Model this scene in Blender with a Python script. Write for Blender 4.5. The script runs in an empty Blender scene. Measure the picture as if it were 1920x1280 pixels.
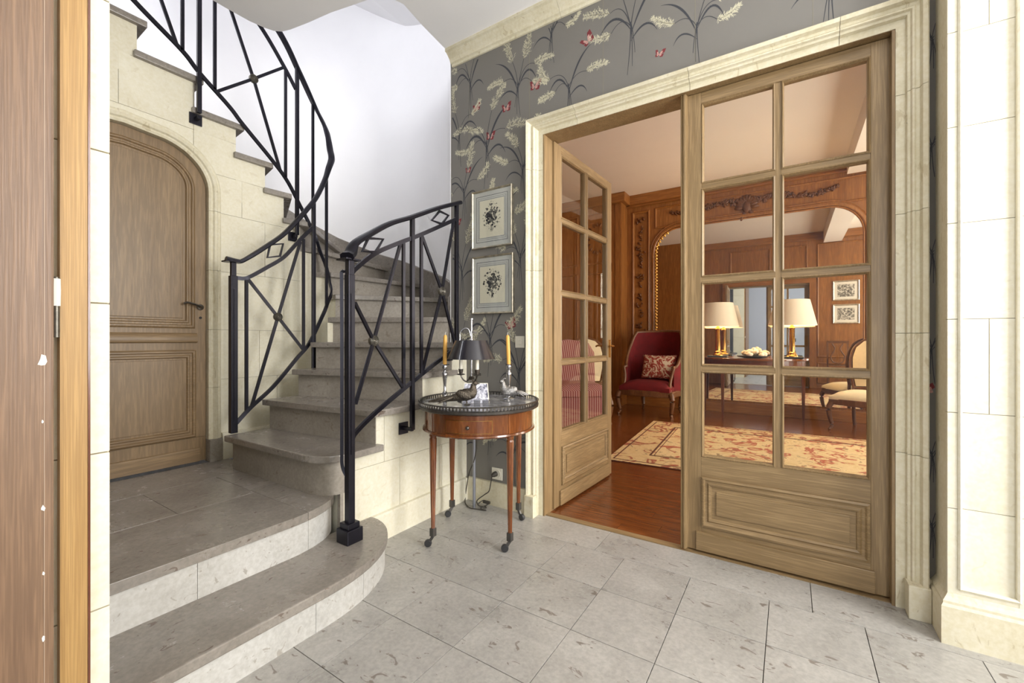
import bpy, bmesh, math, random
from mathutils import Vector, Matrix
scene = bpy.context.scene
COL = scene.collection
R = math.radians
# ------------------------------------------------------------------ camera
cam_d = bpy.data.cameras.new('camera'); cam = bpy.data.objects.new('camera', cam_d); COL.objects.link(cam)
cam_d.sensor_width = 36.0; cam_d.lens = 15.0; cam_d.clip_start = 0.02; cam_d.clip_end = 200
cam_d.shift_y = -3.0 / 1920.0
cam.location = (0, 0, 1.17); cam.rotation_euler = (R(90), 0, R(33.09)); scene.camera = cam
# ------------------------------------------------------------------ world, lights, exposure
world = bpy.data.worlds.new('sky'); scene.world = world; world.use_nodes = True
bg = world.node_tree.nodes['Background']; bg.inputs[0].default_value = (0.80, 0.90, 1.0, 1); bg.inputs[1].default_value = 1.0
def area(name, loc, rot, sx, sy, power, col):
    l = bpy.data.lights.new(name, 'AREA'); l.shape = 'RECTANGLE'; l.size = sx; l.size_y = sy; l.energy = power; l.color = col
    o = bpy.data.objects.new(name, l); o.location = loc; o.rotation_euler = rot; COL.objects.link(o); return o
DAY = (1.0, 0.985, 0.965)
area('daylight_hall_window', (2.42, 1.45, 2.0), (0, R(101), 0), 2.2, 1.3, 112, DAY)
area('fill_light_rear', (1.5, -1.75, 1.75), (R(90), 0, 0), 1.1, 2.3, 24, DAY)  # added unseen fill behind the camera, lifts the door wall and ceiling
area('daylight_salon_window_a', (3.18, 3.9, 1.95), (0, R(90), 0), 2.6, 1.3, 88, (1.0, 0.91, 0.78))
area('daylight_salon_window_b', (3.18, 6.2, 1.95), (0, R(90), 0), 2.6, 1.3, 88, (1.0, 0.91, 0.78))
area('daylight_upstairs_window', (-2.9, -1.35, 4.45), (R(78), 0, R(4)), 2.2, 1.5, 100, (0.94, 0.95, 1.0))
vs = scene.view_settings; vs.view_transform = 'Standard'; vs.look = 'None'; vs.gamma = 1.0; vs.use_curve_mapping = False; vs.exposure = 0.80
# ------------------------------------------------------------------ materials
def srgb(r, g, b):
    f = lambda c: (c / 255 / 12.92) if c / 255 <= 0.04045 else ((c / 255 + 0.055) / 1.055) ** 2.4
    return (f(r), f(g), f(b), 1)
MATS = {}
def base(name):
    m = bpy.data.materials.new(name); m.use_nodes = True; MATS[name] = m
    nt = m.node_tree; b = nt.nodes['Principled BSDF']; return m, nt, b
def coords(nt, scale, rnd=True):
    tc = nt.nodes.new('ShaderNodeTexCoord'); mp = nt.nodes.new('ShaderNodeMapping'); mp.inputs['Scale'].default_value = scale
    if rnd:
        oi = nt.nodes.new('ShaderNodeObjectInfo'); mu = nt.nodes.new('ShaderNodeMath'); mu.operation = 'MULTIPLY'; mu.inputs[1].default_value = 37.0
        ad = nt.nodes.new('ShaderNodeVectorMath'); ad.operation = 'ADD'
        nt.links.new(oi.outputs['Random'], mu.inputs[0]); nt.links.new(tc.outputs['Object'], ad.inputs[0]); nt.links.new(mu.outputs[0], ad.inputs[1])
        nt.links.new(ad.outputs[0], mp.inputs[0])
    else: nt.links.new(tc.outputs['Object'], mp.inputs[0])
    return mp.outputs[0]
def noise(nt, vec, scale, detail=4, rough=0.6, dist=0.0):
    n = nt.nodes.new('ShaderNodeTexNoise'); n.inputs['Scale'].default_value = scale; n.inputs['Detail'].default_value = detail
    n.inputs['Roughness'].default_value = rough; n.inputs['Distortion'].default_value = dist; nt.links.new(vec, n.inputs['Vector']); return n.outputs['Fac']
def ramp(nt, fac, stops):
    r = nt.nodes.new('ShaderNodeValToRGB'); e = r.color_ramp.elements
    while len(e) < len(stops): e.new(0.5)
    for k, (p, c) in enumerate(stops): e[k].position = p; e[k].color = c
    nt.links.new(fac, r.inputs[0]); return r.outputs[0]
def mixc(nt, fac, a, b, mode='MIX'):
    m = nt.nodes.new('ShaderNodeMix'); m.data_type = 'RGBA'; m.blend_type = mode
    for s, v in ((0, fac), (6, a), (7, b)):
        if isinstance(v, (int, float, tuple)): m.inputs[s].default_value = v
        else: nt.links.new(v, m.inputs[s])
    return m.outputs[2]
def bump(nt, b, h, strength, dist=0.01):
    bp = nt.nodes.new('ShaderNodeBump'); bp.inputs['Strength'].default_value = strength; bp.inputs['Distance'].default_value = dist
    nt.links.new(h, bp.inputs['Height']); nt.links.new(bp.outputs[0], b.inputs['Normal'])
BW = [(0, (0, 0, 0, 1)), (1, (1, 1, 1, 1))]
def plain(name, col, rough=0.5, metal=0.0, var=0.0, vscale=6.0, bmp=0.0, coat=0.0):
    m, nt, b = base(name); b.inputs['Roughness'].default_value = rough; b.inputs['Metallic'].default_value = metal; b.inputs['Coat Weight'].default_value = coat
    if var or bmp:
        v = coords(nt, (1, 1, 1)); n = noise(nt, v, vscale, 5)
        dark = tuple(c * (1 - var) for c in col[:3]) + (1,); lite = tuple(min(1, c * (1 + var)) for c in col[:3]) + (1,)
        nt.links.new(ramp(nt, n, [(0.3, dark), (0.7, lite)]), b.inputs['Base Color'])
        if bmp: bump(nt, b, n, bmp)
    else: b.inputs['Base Color'].default_value = col
    return m
def wood(name, c1, c2, grain=(14, 14, 0.7), rough=0.45, fine=9.0, bmp=0.12, coat=0.0, spread=0.25):
    m, nt, b = base(name); v = coords(nt, grain); n = noise(nt, v, 1.6, 6, 0.65, 0.4)
    v2 = coords(nt, tuple(g * fine for g in grain)); n2 = noise(nt, v2, 1.0, 3, 0.5)
    c = ramp(nt, n, [(0.5 - spread, c1), (0.5 + spread, c2)])
    dk = tuple(x * 0.72 for x in c1[:3]) + (1,)
    f = ramp(nt, n2, [(0.46, (0.45, 0.45, 0.45, 1)), (0.60, (0, 0, 0, 1))])
    nt.links.new(mixc(nt, f, c, dk), b.inputs['Base Color']); b.inputs['Roughness'].default_value = rough; b.inputs['Coat Weight'].default_value = coat
    b.inputs['Coat Roughness'].default_value = 0.12
    if bmp: bump(nt, b, n2, bmp, 0.004)
    return m
def limestone(name, ca, cb, fleck, rough=0.28, amount=0.75, fl=(14, 26, 26)):
    m, nt, b = base(name); v = coords(nt, (1, 1, 1)); n = noise(nt, v, 3.2, 7, 0.7, 0.3)
    c = ramp(nt, n, [(0.30, ca), (0.70, cb)])
    n3 = noise(nt, v, 60, 3, 0.6); c = mixc(nt, 0.12, c, ramp(nt, n3, [(0.35, (0.1, 0.1, 0.1, 1)), (0.65, (0.9, 0.9, 0.9, 1))]), 'OVERLAY')
    v2 = coords(nt, fl); n2 = noise(nt, v2, 1.0, 4, 0.55, 0.9)
    f = ramp(nt, n2, [(0.640, (0, 0, 0, 1)), (0.675, (amount, amount, amount, 1))])
    nt.links.new(mixc(nt, f, c, fleck), b.inputs['Base Color'])
    rr = ramp(nt, n, [(0.2, (rough * 0.7,) * 3 + (1,)), (0.8, (rough * 1.4,) * 3 + (1,))]); nt.links.new(rr, b.inputs['Roughness'])
    bump(nt, b, n2, 0.06, 0.003); return m
limestone('floor_stone', srgb(152, 149, 144), srgb(178, 175, 170), srgb(112, 102, 93), 0.30, 0.8)
limestone('stair_stone', srgb(126, 119, 111), srgb(152, 145, 137), srgb(98, 82, 72), 0.24, 0.75, (40, 20, 40))
limestone('riser_stone', srgb(184, 182, 177), srgb(210, 208, 204), srgb(156, 148, 138), 0.42, 0.7)
limestone('rise_dark_stone', srgb(136, 128, 117), srgb(164, 156, 145), srgb(116, 103, 90), 0.5, 0.6)
limestone('cream_stone', srgb(220, 213, 190), srgb(232, 227, 208), srgb(204, 193, 164), 0.62, 0.35, (18, 18, 18))
limestone('trim_stone', srgb(208, 199, 170), srgb(226, 219, 196), srgb(178, 162, 124), 0.6, 0.5, (22, 22, 8))
plain('joint', srgb(150, 140, 118), 0.9)
plain('grout', srgb(70, 66, 60), 0.9)
plain('plaster', srgb(246, 245, 246), 0.75, var=0.02, vscale=2)
plain('salon_plaster', srgb(236, 226, 212), 0.75, var=0.02, vscale=2)
plain('wallpaper', srgb(122, 119, 114), 0.62, var=0.03, vscale=2.5)
plain('print_plume', srgb(204, 199, 174), 0.7); plain('print_stem', srgb(62, 64, 70), 0.7); plain('print_red', srgb(122, 46, 52), 0.7); plain('print_pink', srgb(196, 150, 142), 0.7); plain('print_olive', srgb(146, 140, 116), 0.7)
wood('oak_limed', srgb(128, 104, 70), srgb(166, 140, 102), (14, 14, 0.7), 0.38)
wood('oak_limed_across', srgb(128, 104, 70), srgb(166, 140, 102), (0.7, 14, 14), 0.38)
wood('oak_limed_across_y', srgb(128, 104, 70), srgb(166, 140, 102), (14, 0.7, 14), 0.38)
wood('oak_door', srgb(124, 100, 70), srgb(152, 126, 92), (14, 10, 0.8), 0.42)
wood('oak_door_across', srgb(124, 100, 70), srgb(152, 126, 92), (14, 0.8, 10), 0.42)
wood('entrance_wood', srgb(112, 86, 66), srgb(142, 112, 86), (34, 34, 0.9), 0.45)
wood('pine_jamb', srgb(160, 122, 70), srgb(190, 154, 98), (60, 60, 0.8), 0.5)
wood('mahogany', srgb(94, 48, 20), srgb(140, 80, 36), (8, 8, 1.4), 0.2, coat=0.5)
wood('mahogany_dark', srgb(84, 40, 20), srgb(120, 62, 30), (16, 16, 1.0), 0.3, coat=0.3)
wood('panel_wood', srgb(134, 84, 38), srgb(174, 118, 62), (9, 9, 0.6), 0.36)
wood('panel_wood_across', srgb(134, 84, 38), srgb(174, 118, 62), (0.6, 9, 9), 0.36)
wood('carving', srgb(84, 48, 22), srgb(124, 76, 38), (20, 20, 20), 0.5)
wood('parquet', srgb(100, 54, 26), srgb(146, 86, 44), (0.9, 16, 16), 0.22, coat=0.25)
wood('walnut', srgb(92, 58, 34), srgb(136, 92, 58), (20, 20, 3), 0.35)
plain('iron', srgb(36, 35, 44), 0.32, 0.6, var=0.15, vscale=30)
plain('rosette_brass', srgb(104, 100, 92), 0.35, 0.7, var=0.3, vscale=60)
plain('brass', srgb(196, 152, 82), 0.25, 1.0); plain('gilt', srgb(206, 158, 84), 0.35, 0.9, var=0.35, vscale=40)
plain('silver', srgb(196, 196, 200), 0.16, 1.0); plain('pewter', srgb(112, 106, 100), 0.34, 0.9, var=0.3, vscale=50); plain('pheasant_silver', srgb(168, 166, 164), 0.26, 0.95, var=0.35, vscale=120, bmp=0.6); plain('pheasant_dark', srgb(98, 90, 80), 0.34, 0.9, var=0.5, vscale=120, bmp=0.6)
plain('gallery_metal', srgb(92, 88, 84), 0.38, 0.8, var=0.2, vscale=60)
plain('caster_metal', srgb(96, 94, 92), 0.4, 0.8); plain('rubber', srgb(50, 50, 52), 0.5)
plain('tole', srgb(28, 26, 36), 0.3, 0.0, coat=0.6); plain('wax_ivory', srgb(236, 230, 214), 0.5); plain('wax_yellow', srgb(226, 172, 84), 0.45)
plain('plastic_white', srgb(226, 222, 208), 0.4); plain('cable', srgb(66, 62, 56), 0.6); plain('zinc', srgb(150, 152, 160), 0.4, 0.6)
plain('frame_silver', srgb(186, 178, 160), 0.3, 0.8, var=0.4, vscale=25); plain('mount_paper', srgb(196, 194, 192), 0.8); plain('mount_line', srgb(92, 92, 98), 0.8); plain('paper', srgb(222, 214, 196), 0.8); plain('ink', srgb(52, 50, 54), 0.8); plain('ink_light', srgb(112, 108, 104), 0.8)
plain('velvet_red', srgb(104, 10, 18), 0.85, var=0.25, vscale=9); plain('cream_fabric', srgb(232, 218, 184), 0.85, var=0.04, vscale=40, bmp=0.1); plain('shade_fabric', srgb(236, 222, 196), 0.8)
plain('coral', srgb(238, 222, 196), 0.7, var=0.12, vscale=30, bmp=0.4); plain('dish', srgb(52, 56, 58), 0.3); plain('blue_fabric', srgb(44, 52, 92), 0.8)
plain('edge_wood', srgb(168, 146, 126), 0.5); plain('dark', srgb(24, 20, 18), 0.6); plain('old_paint', srgb(236, 232, 222), 0.6); plain('hall_grey', srgb(176, 182, 200), 0.8); plain('tripod_black', srgb(36, 36, 38), 0.5)
plain('bookspine', srgb(112, 62, 40), 0.6, var=0.5, vscale=14); plain('rug_edge', srgb(96, 52, 36), 0.9)
def marble():
    m, nt, b = base('black_marble'); v = coords(nt, (1, 1, 1)); n = noise(nt, v, 9, 8, 0.7, 1.2)
    nt.links.new(ramp(nt, n, [(0.36, srgb(104, 104, 108)), (0.56, srgb(150, 150, 154)), (0.68, srgb(196, 194, 194))]), b.inputs['Base Color']); b.inputs['Roughness'].default_value = 0.12  # greys lighter than the black stone, painting in its bright reflections
marble()
def photo_mat():
    m, nt, b = base('photo_print'); v = coords(nt, (1, 1, 1)); n = noise(nt, v, 38, 5, 0.6, 0.8)
    nt.links.new(ramp(nt, n, [(0.38, srgb(96, 96, 112)), (0.50, srgb(196, 196, 208)), (0.62, srgb(244, 244, 250))]), b.inputs['Base Color']); b.inputs['Roughness'].default_value = 0.15
photo_mat()
def engraving():
    m, nt, b = base('engraving'); v = coords(nt, (1, 1, 1)); n = noise(nt, v, 24, 6, 0.65, 0.5)
    nt.links.new(ramp(nt, n, [(0.40, srgb(70, 64, 56)), (0.50, srgb(150, 142, 126)), (0.60, srgb(222, 214, 196))]), b.inputs['Base Color']); b.inputs['Roughness'].default_value = 0.6
engraving()
def rug_mat(name, ca, cb, dec):
    m, nt, b = base(name); v = coords(nt, (1, 1, 1), False); n = noise(nt, v, 2.6, 3, 0.5, 2.2); n2 = noise(nt, v, 7, 3, 0.5, 2.5)
    c = ramp(nt, n2, [(0.35, ca), (0.65, cb)])
    f = ramp(nt, n, [(0.52, (0, 0, 0, 1)), (0.555, (0.9, 0.9, 0.9, 1)), (0.60, (0.9, 0.9, 0.9, 1)), (0.635, (0, 0, 0, 1))])
    c = mixc(nt, f, c, dec)
    f2 = ramp(nt, n2, [(0.60, (0, 0, 0, 1)), (0.64, (0.75, 0.75, 0.75, 1))]); c = mixc(nt, f2, c, srgb(126, 96, 62))
    nt.links.new(c, b.inputs['Base Color']); b.inputs['Roughness'].default_value = 0.95
    n4 = noise(nt, v, 260, 2); bump(nt, b, n4, 0.4, 0.004)
rug_mat('rug_field', srgb(214, 186, 134), srgb(228, 204, 156), srgb(172, 76, 54)); rug_mat('rug_border', srgb(206, 176, 124), srgb(218, 192, 144), srgb(150, 66, 46))
def cushion_mat():
    m, nt, b = base('cushion_print'); v = coords(nt, (1, 1, 1)); n = noise(nt, v, 9, 4, 0.6, 1.8)
    nt.links.new(ramp(nt, n, [(0.44, srgb(206, 190, 164)), (0.50, srgb(150, 56, 44)), (0.60, srgb(132, 40, 34)), (0.66, srgb(198, 176, 150))]), b.inputs['Base Color']); b.inputs['Roughness'].default_value = 0.9
cushion_mat()
def stripe_mat():
    m, nt, b = base('striped_fabric'); v = coords(nt, (1, 1, 1), False); w = nt.nodes.new('ShaderNodeTexWave'); w.wave_type = 'BANDS'; w.bands_direction = 'DIAGONAL'; w.inputs['Scale'].default_value = 16; w.inputs['Distortion'].default_value = 0.4
    mp = nt.nodes.new('ShaderNodeMapping'); mp.inputs['Scale'].default_value = (1.4, 1.4, 0.0); nt.links.new(v, mp.inputs[0]); nt.links.new(mp.outputs[0], w.inputs[0])
    nt.links.new(ramp(nt, w.outputs['Fac'], [(0.3, srgb(132, 58, 62)), (0.65, srgb(182, 138, 130))]), b.inputs['Base Color']); b.inputs['Roughness'].default_value = 0.9
stripe_mat()
def glass():
    m = bpy.data.materials.new('pane_glass'); m.use_nodes = True; MATS['pane_glass'] = m; nt = m.node_tree; nt.nodes.clear()
    out = nt.nodes.new('ShaderNodeOutputMaterial'); t = nt.nodes.new('ShaderNodeBsdfTransparent'); t.inputs[0].default_value = (0.97, 0.98, 0.97, 1)
    g = nt.nodes.new('ShaderNodeBsdfGlossy'); g.inputs['Roughness'].default_value = 0.01; lw = nt.nodes.new('ShaderNodeLayerWeight'); pw = nt.nodes.new('ShaderNodeMath'); pw.operation = 'POWER'; pw.inputs[1].default_value = 4.0; nt.links.new(lw.outputs['Facing'], pw.inputs[0]); fr = nt.nodes.new('ShaderNodeMath'); fr.operation = 'MULTIPLY_ADD'; fr.inputs[1].default_value = 0.5; fr.inputs[2].default_value = 0.025; nt.links.new(pw.outputs[0], fr.inputs[0])
    mx = nt.nodes.new('ShaderNodeMixShader'); nt.links.new(fr.outputs[0], mx.inputs[0]); nt.links.new(t.outputs[0], mx.inputs[1]); nt.links.new(g.outputs[0], mx.inputs[2]); nt.links.new(mx.outputs[0], out.inputs[0])
glass()
plain('mirror_glass', (0.86, 0.86, 0.85, 1), 0.015, 1.0)
def glow(name, col, strength):
    m, nt, b = base(name); b.inputs['Base Color'].default_value = (1, 0.9, 0.7, 1); b.inputs['Emission Color'].default_value = col; b.inputs['Emission Strength'].default_value = strength
glow('bulb', (1.0, 0.72, 0.40, 1), 12.0)
M = MATS
# translucent lamp shade
nt = M['shade_fabric'].node_tree; M['shade_fabric'].node_tree.nodes['Principled BSDF'].inputs['Transmission Weight'].default_value = 0.0
# ------------------------------------------------------------------ mesh helpers
ORG = {}
class MB:
    def __init__(s): s.v = []; s.f = []; s.m = []
    def add(s, vs_, fs, mi=0):
        o = len(s.v); s.v += [tuple(p) for p in vs_]; s.f += [tuple(i + o for i in f) for f in fs]; s.m += [mi] * len(fs); return s
    def box(s, x0, x1, y0, y1, z0, z1, mi=0):
        return s.add([(x0,y0,z0),(x1,y0,z0),(x1,y1,z0),(x0,y1,z0),(x0,y0,z1),(x1,y0,z1),(x1,y1,z1),(x0,y1,z1)],
                     [(0,3,2,1),(4,5,6,7),(0,1,5,4),(1,2,6,5),(2,3,7,6),(3,0,4,7)], mi)
    def prism(s, poly, a0, a1, axis='z', mi=0):
        mp = {'z': lambda p, a: (p[0], p[1], a), 'x': lambda p, a: (a, p[0], p[1]), 'y': lambda p, a: (p[0], a, p[1])}[axis]
        n = len(poly); vs_ = [mp(p, a0) for p in poly] + [mp(p, a1) for p in poly]
        return s.add(vs_, [tuple(range(n))[::-1], tuple(range(n, 2*n))] + [(i, (i+1) % n, n + (i+1) % n, n + i) for i in range(n)], mi)
    def sweep(s, path, sec, up=(0,0,1), closed=False, mi=0, scale=None):
        path = [Vector(p) for p in path]; n = len(path); k = len(sec); up = Vector(up); vs_ = []
        for i, p in enumerate(path):
            a = path[(i-1) % n] if (closed or i > 0) else p; b = path[(i+1) % n] if (closed or i < n-1) else p
            t = (b - a).normalized(); sd = t.cross(up)
            if sd.length < 1e-4: sd = t.cross(Vector((1, 0, 0)))
            sd.normalize(); u = sd.cross(t).normalized(); sc = scale[i] if scale else 1.0
            vs_ += [p + sd * (q[0]*sc) + u * (q[1]*sc) for q in sec]
        fs = []
        for i in range(n if closed else n-1):
            j = (i+1) % n
            for c in range(k): d = (c+1) % k; fs.append((i*k+c, i*k+d, j*k+d, j*k+c))
        if not closed: fs += [tuple(range(k))[::-1], tuple(range((n-1)*k, n*k))]
        return s.add(vs_, fs, mi)
    def tube(s, path, r, n=8, closed=False, mi=0, up=(0,0,1)):
        rr = r if isinstance(r, (list, tuple)) else None
        sec = [((1 if rr else r) * math.cos(2*math.pi*i/n), (1 if rr else r) * math.sin(2*math.pi*i/n)) for i in range(n)]
        return s.sweep(path, sec, up, closed, mi, rr)
    def bar(s, p, q, w, h=None, mi=0):
        h = h or w; return s.sweep([p, q], [(-w/2,-h/2),(w/2,-h/2),(w/2,h/2),(-w/2,h/2)], mi=mi)
    def lathe(s, prof, n=24, c=(0,0,0), mi=0, sx=1.0, sy=1.0, ring=False):
        if ring: prof = list(prof) + [prof[0]]
        vs_ = []
        for (r, z) in prof: vs_ += [(c[0] + sx*r*math.cos(2*math.pi*i/n), c[1] + sy*r*math.sin(2*math.pi*i/n), c[2] + z) for i in range(n)]
        fs = [(a*n+i, a*n+(i+1) % n, (a+1)*n+(i+1) % n, (a+1)*n+i) for a in range(len(prof)-1) for i in range(n)]
        if ring:
            k = len(prof)-1; vs_ = vs_[:k*n]; fs = [tuple(i if i < k*n else i-k*n for i in f) for f in fs]
        else: fs += [tuple(range(n))[::-1], tuple(range((len(prof)-1)*n, len(prof)*n))]
        return s.add(vs_, fs, mi)
    def ball(s, c, r, nu=12, nv=8, mi=0, rot=None):
        if not isinstance(r, (tuple, list)): r = (r, r, r)
        vs_ = []; rot = rot or Matrix.Identity(3)
        for a in range(nv+1):
            th = math.pi * a / nv; st, ct = max(math.sin(th), 0.01), math.cos(th)
            for b in range(nu): ph = 2*math.pi*b/nu; vs_.append(Vector(c) + rot @ Vector((r[0]*st*math.cos(ph), r[1]*st*math.sin(ph), r[2]*ct)))
        fs = [(a*nu+b, a*nu+(b+1) % nu, (a+1)*nu+(b+1) % nu, (a+1)*nu+b) for a in range(nv) for b in range(nu)]
        return s.add(vs_, fs, mi)
    def frame(s, pts, prof, mp, closed=False, mi=0, cap=True):
        n = len(pts); k = len(prof); P = [Vector(p) for p in pts]; vs_ = []
        for i in range(n):
            a = P[(i-1) % n] if (closed or i > 0) else None; b = P[(i+1) % n] if (closed or i < n-1) else None
            d1 = (P[i]-a).normalized() if a is not None else None; d2 = (b-P[i]).normalized() if b is not None else None
            if d1 is None: d1 = d2
            if d2 is None: d2 = d1
            n1 = Vector((-d1.y, d1.x)); n2 = Vector((-d2.y, d2.x)); nn = (n1+n2)
            nn = nn / max(0.2, (1 + n1.dot(n2)))
            vs_ += [mp(P[i].x + nn.x*o, P[i].y + nn.y*o, d) for (o, d) in prof]
        fs = []
        for i in range(n if closed else n-1):
            j = (i+1) % n
            for c in range(k):
                d = (c+1) % k; fs.append((i*k+c, i*k+d, j*k+d, j*k+c))
        if not closed: fs += [tuple(range(k))[::-1], tuple(range((n-1)*k, n*k))]
        return s.add(vs_, fs, mi)
    def build(s, name, mats, parent=None, smooth=None, bevel=0.0, recalc=True, kind=None):
        off = ORG.get(parent.name, Vector((0,0,0))) if parent else Vector((0,0,0))
        me = bpy.data.meshes.new(name); me.from_pydata([tuple(Vector(p) - off) for p in s.v], [], s.f)
        if isinstance(mats, str): mats = [mats]
        for mm in mats: me.materials.append(M[mm])
        for p, mi in zip(me.polygons, s.m): p.material_index = mi
        if recalc or bevel:
            bm = bmesh.new(); bm.from_mesh(me)
            if recalc: bmesh.ops.recalc_face_normals(bm, faces=bm.faces)
            if bevel: bmesh.ops.bevel(bm, geom=[e for e in bm.edges if e.is_manifold and e.calc_face_angle(0) > 0.6], offset=bevel, segments=2, affect='EDGES', profile=0.6, clamp_overlap=True)
            bm.to_mesh(me); bm.free()
        if smooth is not None:
            me.shade_smooth(); me.set_sharp_from_angle(angle=R(smooth))
        o = bpy.data.objects.new(name, me); COL.objects.link(o)
        if parent: o.parent = parent; ORG[o.name] = off
        if kind: o['kind'] = kind
        return o
def tag(o, label=None, cat=None, group=None, kind=None):
    for k, v_ in (('label', label), ('category', cat), ('group', group), ('kind', kind)):
        if v_: o[k] = v_
    return o
def thing(name, label, cat, loc=(0,0,0), rz=0.0, group=None, local=False, kind=None):
    o = bpy.data.objects.new(name, None); o.empty_display_size = 0.05; o.location = loc; o.rotation_euler = (0, 0, rz); COL.objects.link(o)
    ORG[o.name] = Vector((0,0,0)) if local else Vector(loc); return tag(o, label, cat, group, kind)
def copy_tree(o, loc=None, rz=None, label=None, parent=None):
    c = o.copy(); COL.objects.link(c); c.parent = parent
    if loc is not None: c.location = loc
    if rz is not None: c.rotation_euler = (0, 0, rz)
    if label: c['label'] = label
    for ch in [x for x in o.children]: copy_tree(ch, parent=c)
    return c
def struct(name, mb, mats, label=None, parent=None, **k): return tag(mb.build(name, mats, parent, **k), label, kind='structure')
def clip(poly, x0, x1, y0, y1):
    for ax, lim, sg in ((0, x0, 1), (0, x1, -1), (1, y0, 1), (1, y1, -1)):
        out = []
        for i in range(len(poly)):
            a, b = poly[i], poly[(i+1) % len(poly)]; ia = (a[ax]-lim)*sg >= -1e-9; ib = (b[ax]-lim)*sg >= -1e-9
            if ia: out.append(a)
            if ia != ib:
                t = (lim - a[ax]) / (b[ax]-a[ax]); out.append((a[0]+(b[0]-a[0])*t, a[1]+(b[1]-a[1])*t))
        poly = out
        if len(poly) < 3: return []
    ar = sum(poly[i][0]*poly[(i+1) % len(poly)][1] - poly[(i+1) % len(poly)][0]*poly[i][1] for i in range(len(poly))) / 2
    return poly if abs(ar) > 2e-4 else []
def arcpts(cx, cy_, r, a0, a1, n, ry=None): return [(cx + r*math.cos(R(a0+(a1-a0)*i/n)), cy_ + (ry or r)*math.sin(R(a0+(a1-a0)*i/n))) for i in range(n+1)]
WY = lambda y0: (lambda u, v, d: (u, y0 - d, v))          # wall facing the camera side (-y)
WYB = lambda y0: (lambda u, v, d: (u, y0 + d, v))         # wall facing +y
WX = lambda x0: (lambda u, v, d: (x0 + d, u, v))          # wall facing +x
SQ = lambda w: [(-w/2,-w/2),(w/2,-w/2),(w/2,w/2),(-w/2,w/2)]
# ================================================================== SETTING
HZ = 3.33; SZ = 3.77
def inst(src, name, parent, loc, rz=0.0):
    o = bpy.data.objects.new(name, src); COL.objects.link(o); o.location = loc; o.rotation_euler = (0, 0, rz)
    if parent: o.parent = parent
    return o
def mesh_of(mb, mats, bevel=0.0, smooth=None):
    o = mb.build('piece', mats, bevel=bevel, smooth=smooth); me = o.data; bpy.data.objects.remove(o); return me
# --- hall floor and its tiles
GX, GY, TS = -1.4106, 2.240, 0.3331
floor = struct('floor', MB().box(-4.3, 2.3, -1.75, 2.56, -0.12, -0.012), 'grout', 'pale grey limestone tile floor of the entrance hall')
tile_me = mesh_of(MB().box(0.0013, TS-0.0013, 0.0013, TS-0.0013, -0.012, 0), 'floor_stone', bevel=0.0012)
for i in range(-2, 11):
    for j in range(-9, 0): inst(tile_me, 'tile', floor, (GX + i*TS, GY + j*TS, 0))
for xa, xb in ((-2.02, -1.905), (-1.905, -0.913), (-0.913, 0.081), (0.081, 1.07), (1.07, 2.2)):
    me = mesh_of(MB().box(xa+0.0013, xb-0.0013, GY+0.0013, 2.508, -0.012, 0), 'floor_stone', bevel=0.0012); inst(me, 'border_tile', floor, (0, 0, 0))
struct('floor_entrance', MB().box(-1.2, 2.2, -1.65, GY-9*TS, -0.011, 0), 'floor_stone')
# --- salon floor with parquet planks
sfloor = struct('floor_salon', MB().box(-4.1, 3.1, 2.56, 7.8, -0.12, -0.013), 'dark', 'reddish brown parquet floor of the salon')
PL = 1.75; plank_me = mesh_of(MB().box(0.001, PL-0.001, 0.0008, 0.1012, -0.013, -0.001), 'parquet', bevel=0.0008)
random.seed(4)
for r_ in range(51):
    o_ = -4.0 - random.random()*1.7
    for k in range(5): inst(plank_me, 'plank', sfloor, (o_ + k*PL, 2.56 + r_*0.102, 0))
struct('trim_1', MB().box(-1.376, 0.386, 2.508, 2.56, -0.03, 0.004), 'oak_limed_across', 'wooden threshold strip under the french doors')
# --- hall ceiling with the curved edge of the stairwell
hole = [(-2.145,2.385),(-2.116,2.11),(-2.085,1.92),(-2.12,1.83),(-2.236,1.775),(-2.54,1.707),(-2.74,1.679),(-2.92,1.646),(-2.985,1.625),(-3.025,1.59),(-3.05,1.535),(-3.07,1.45),(-3.077,1.30)]
struct('ceiling', MB().prism([(-3.077,-1.75),(2.3,-1.75),(2.3,2.62),(-2.15,2.62)] + hole, HZ, HZ+0.25), 'plaster', 'white hall ceiling with a curved edge at the stairwell')
struct('ceiling_salon', MB().box(-4.1, 3.1, 3.19, 7.8, SZ, SZ+0.15).box(-2.06, 3.1, 2.62, 3.19, SZ, SZ+0.15), 'salon_plaster')
struct('trim_2', MB().box(0.67, 1.02, 2.745, 7.60, 3.50, SZ), 'salon_plaster', 'white painted ceiling beam in the salon')
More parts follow.
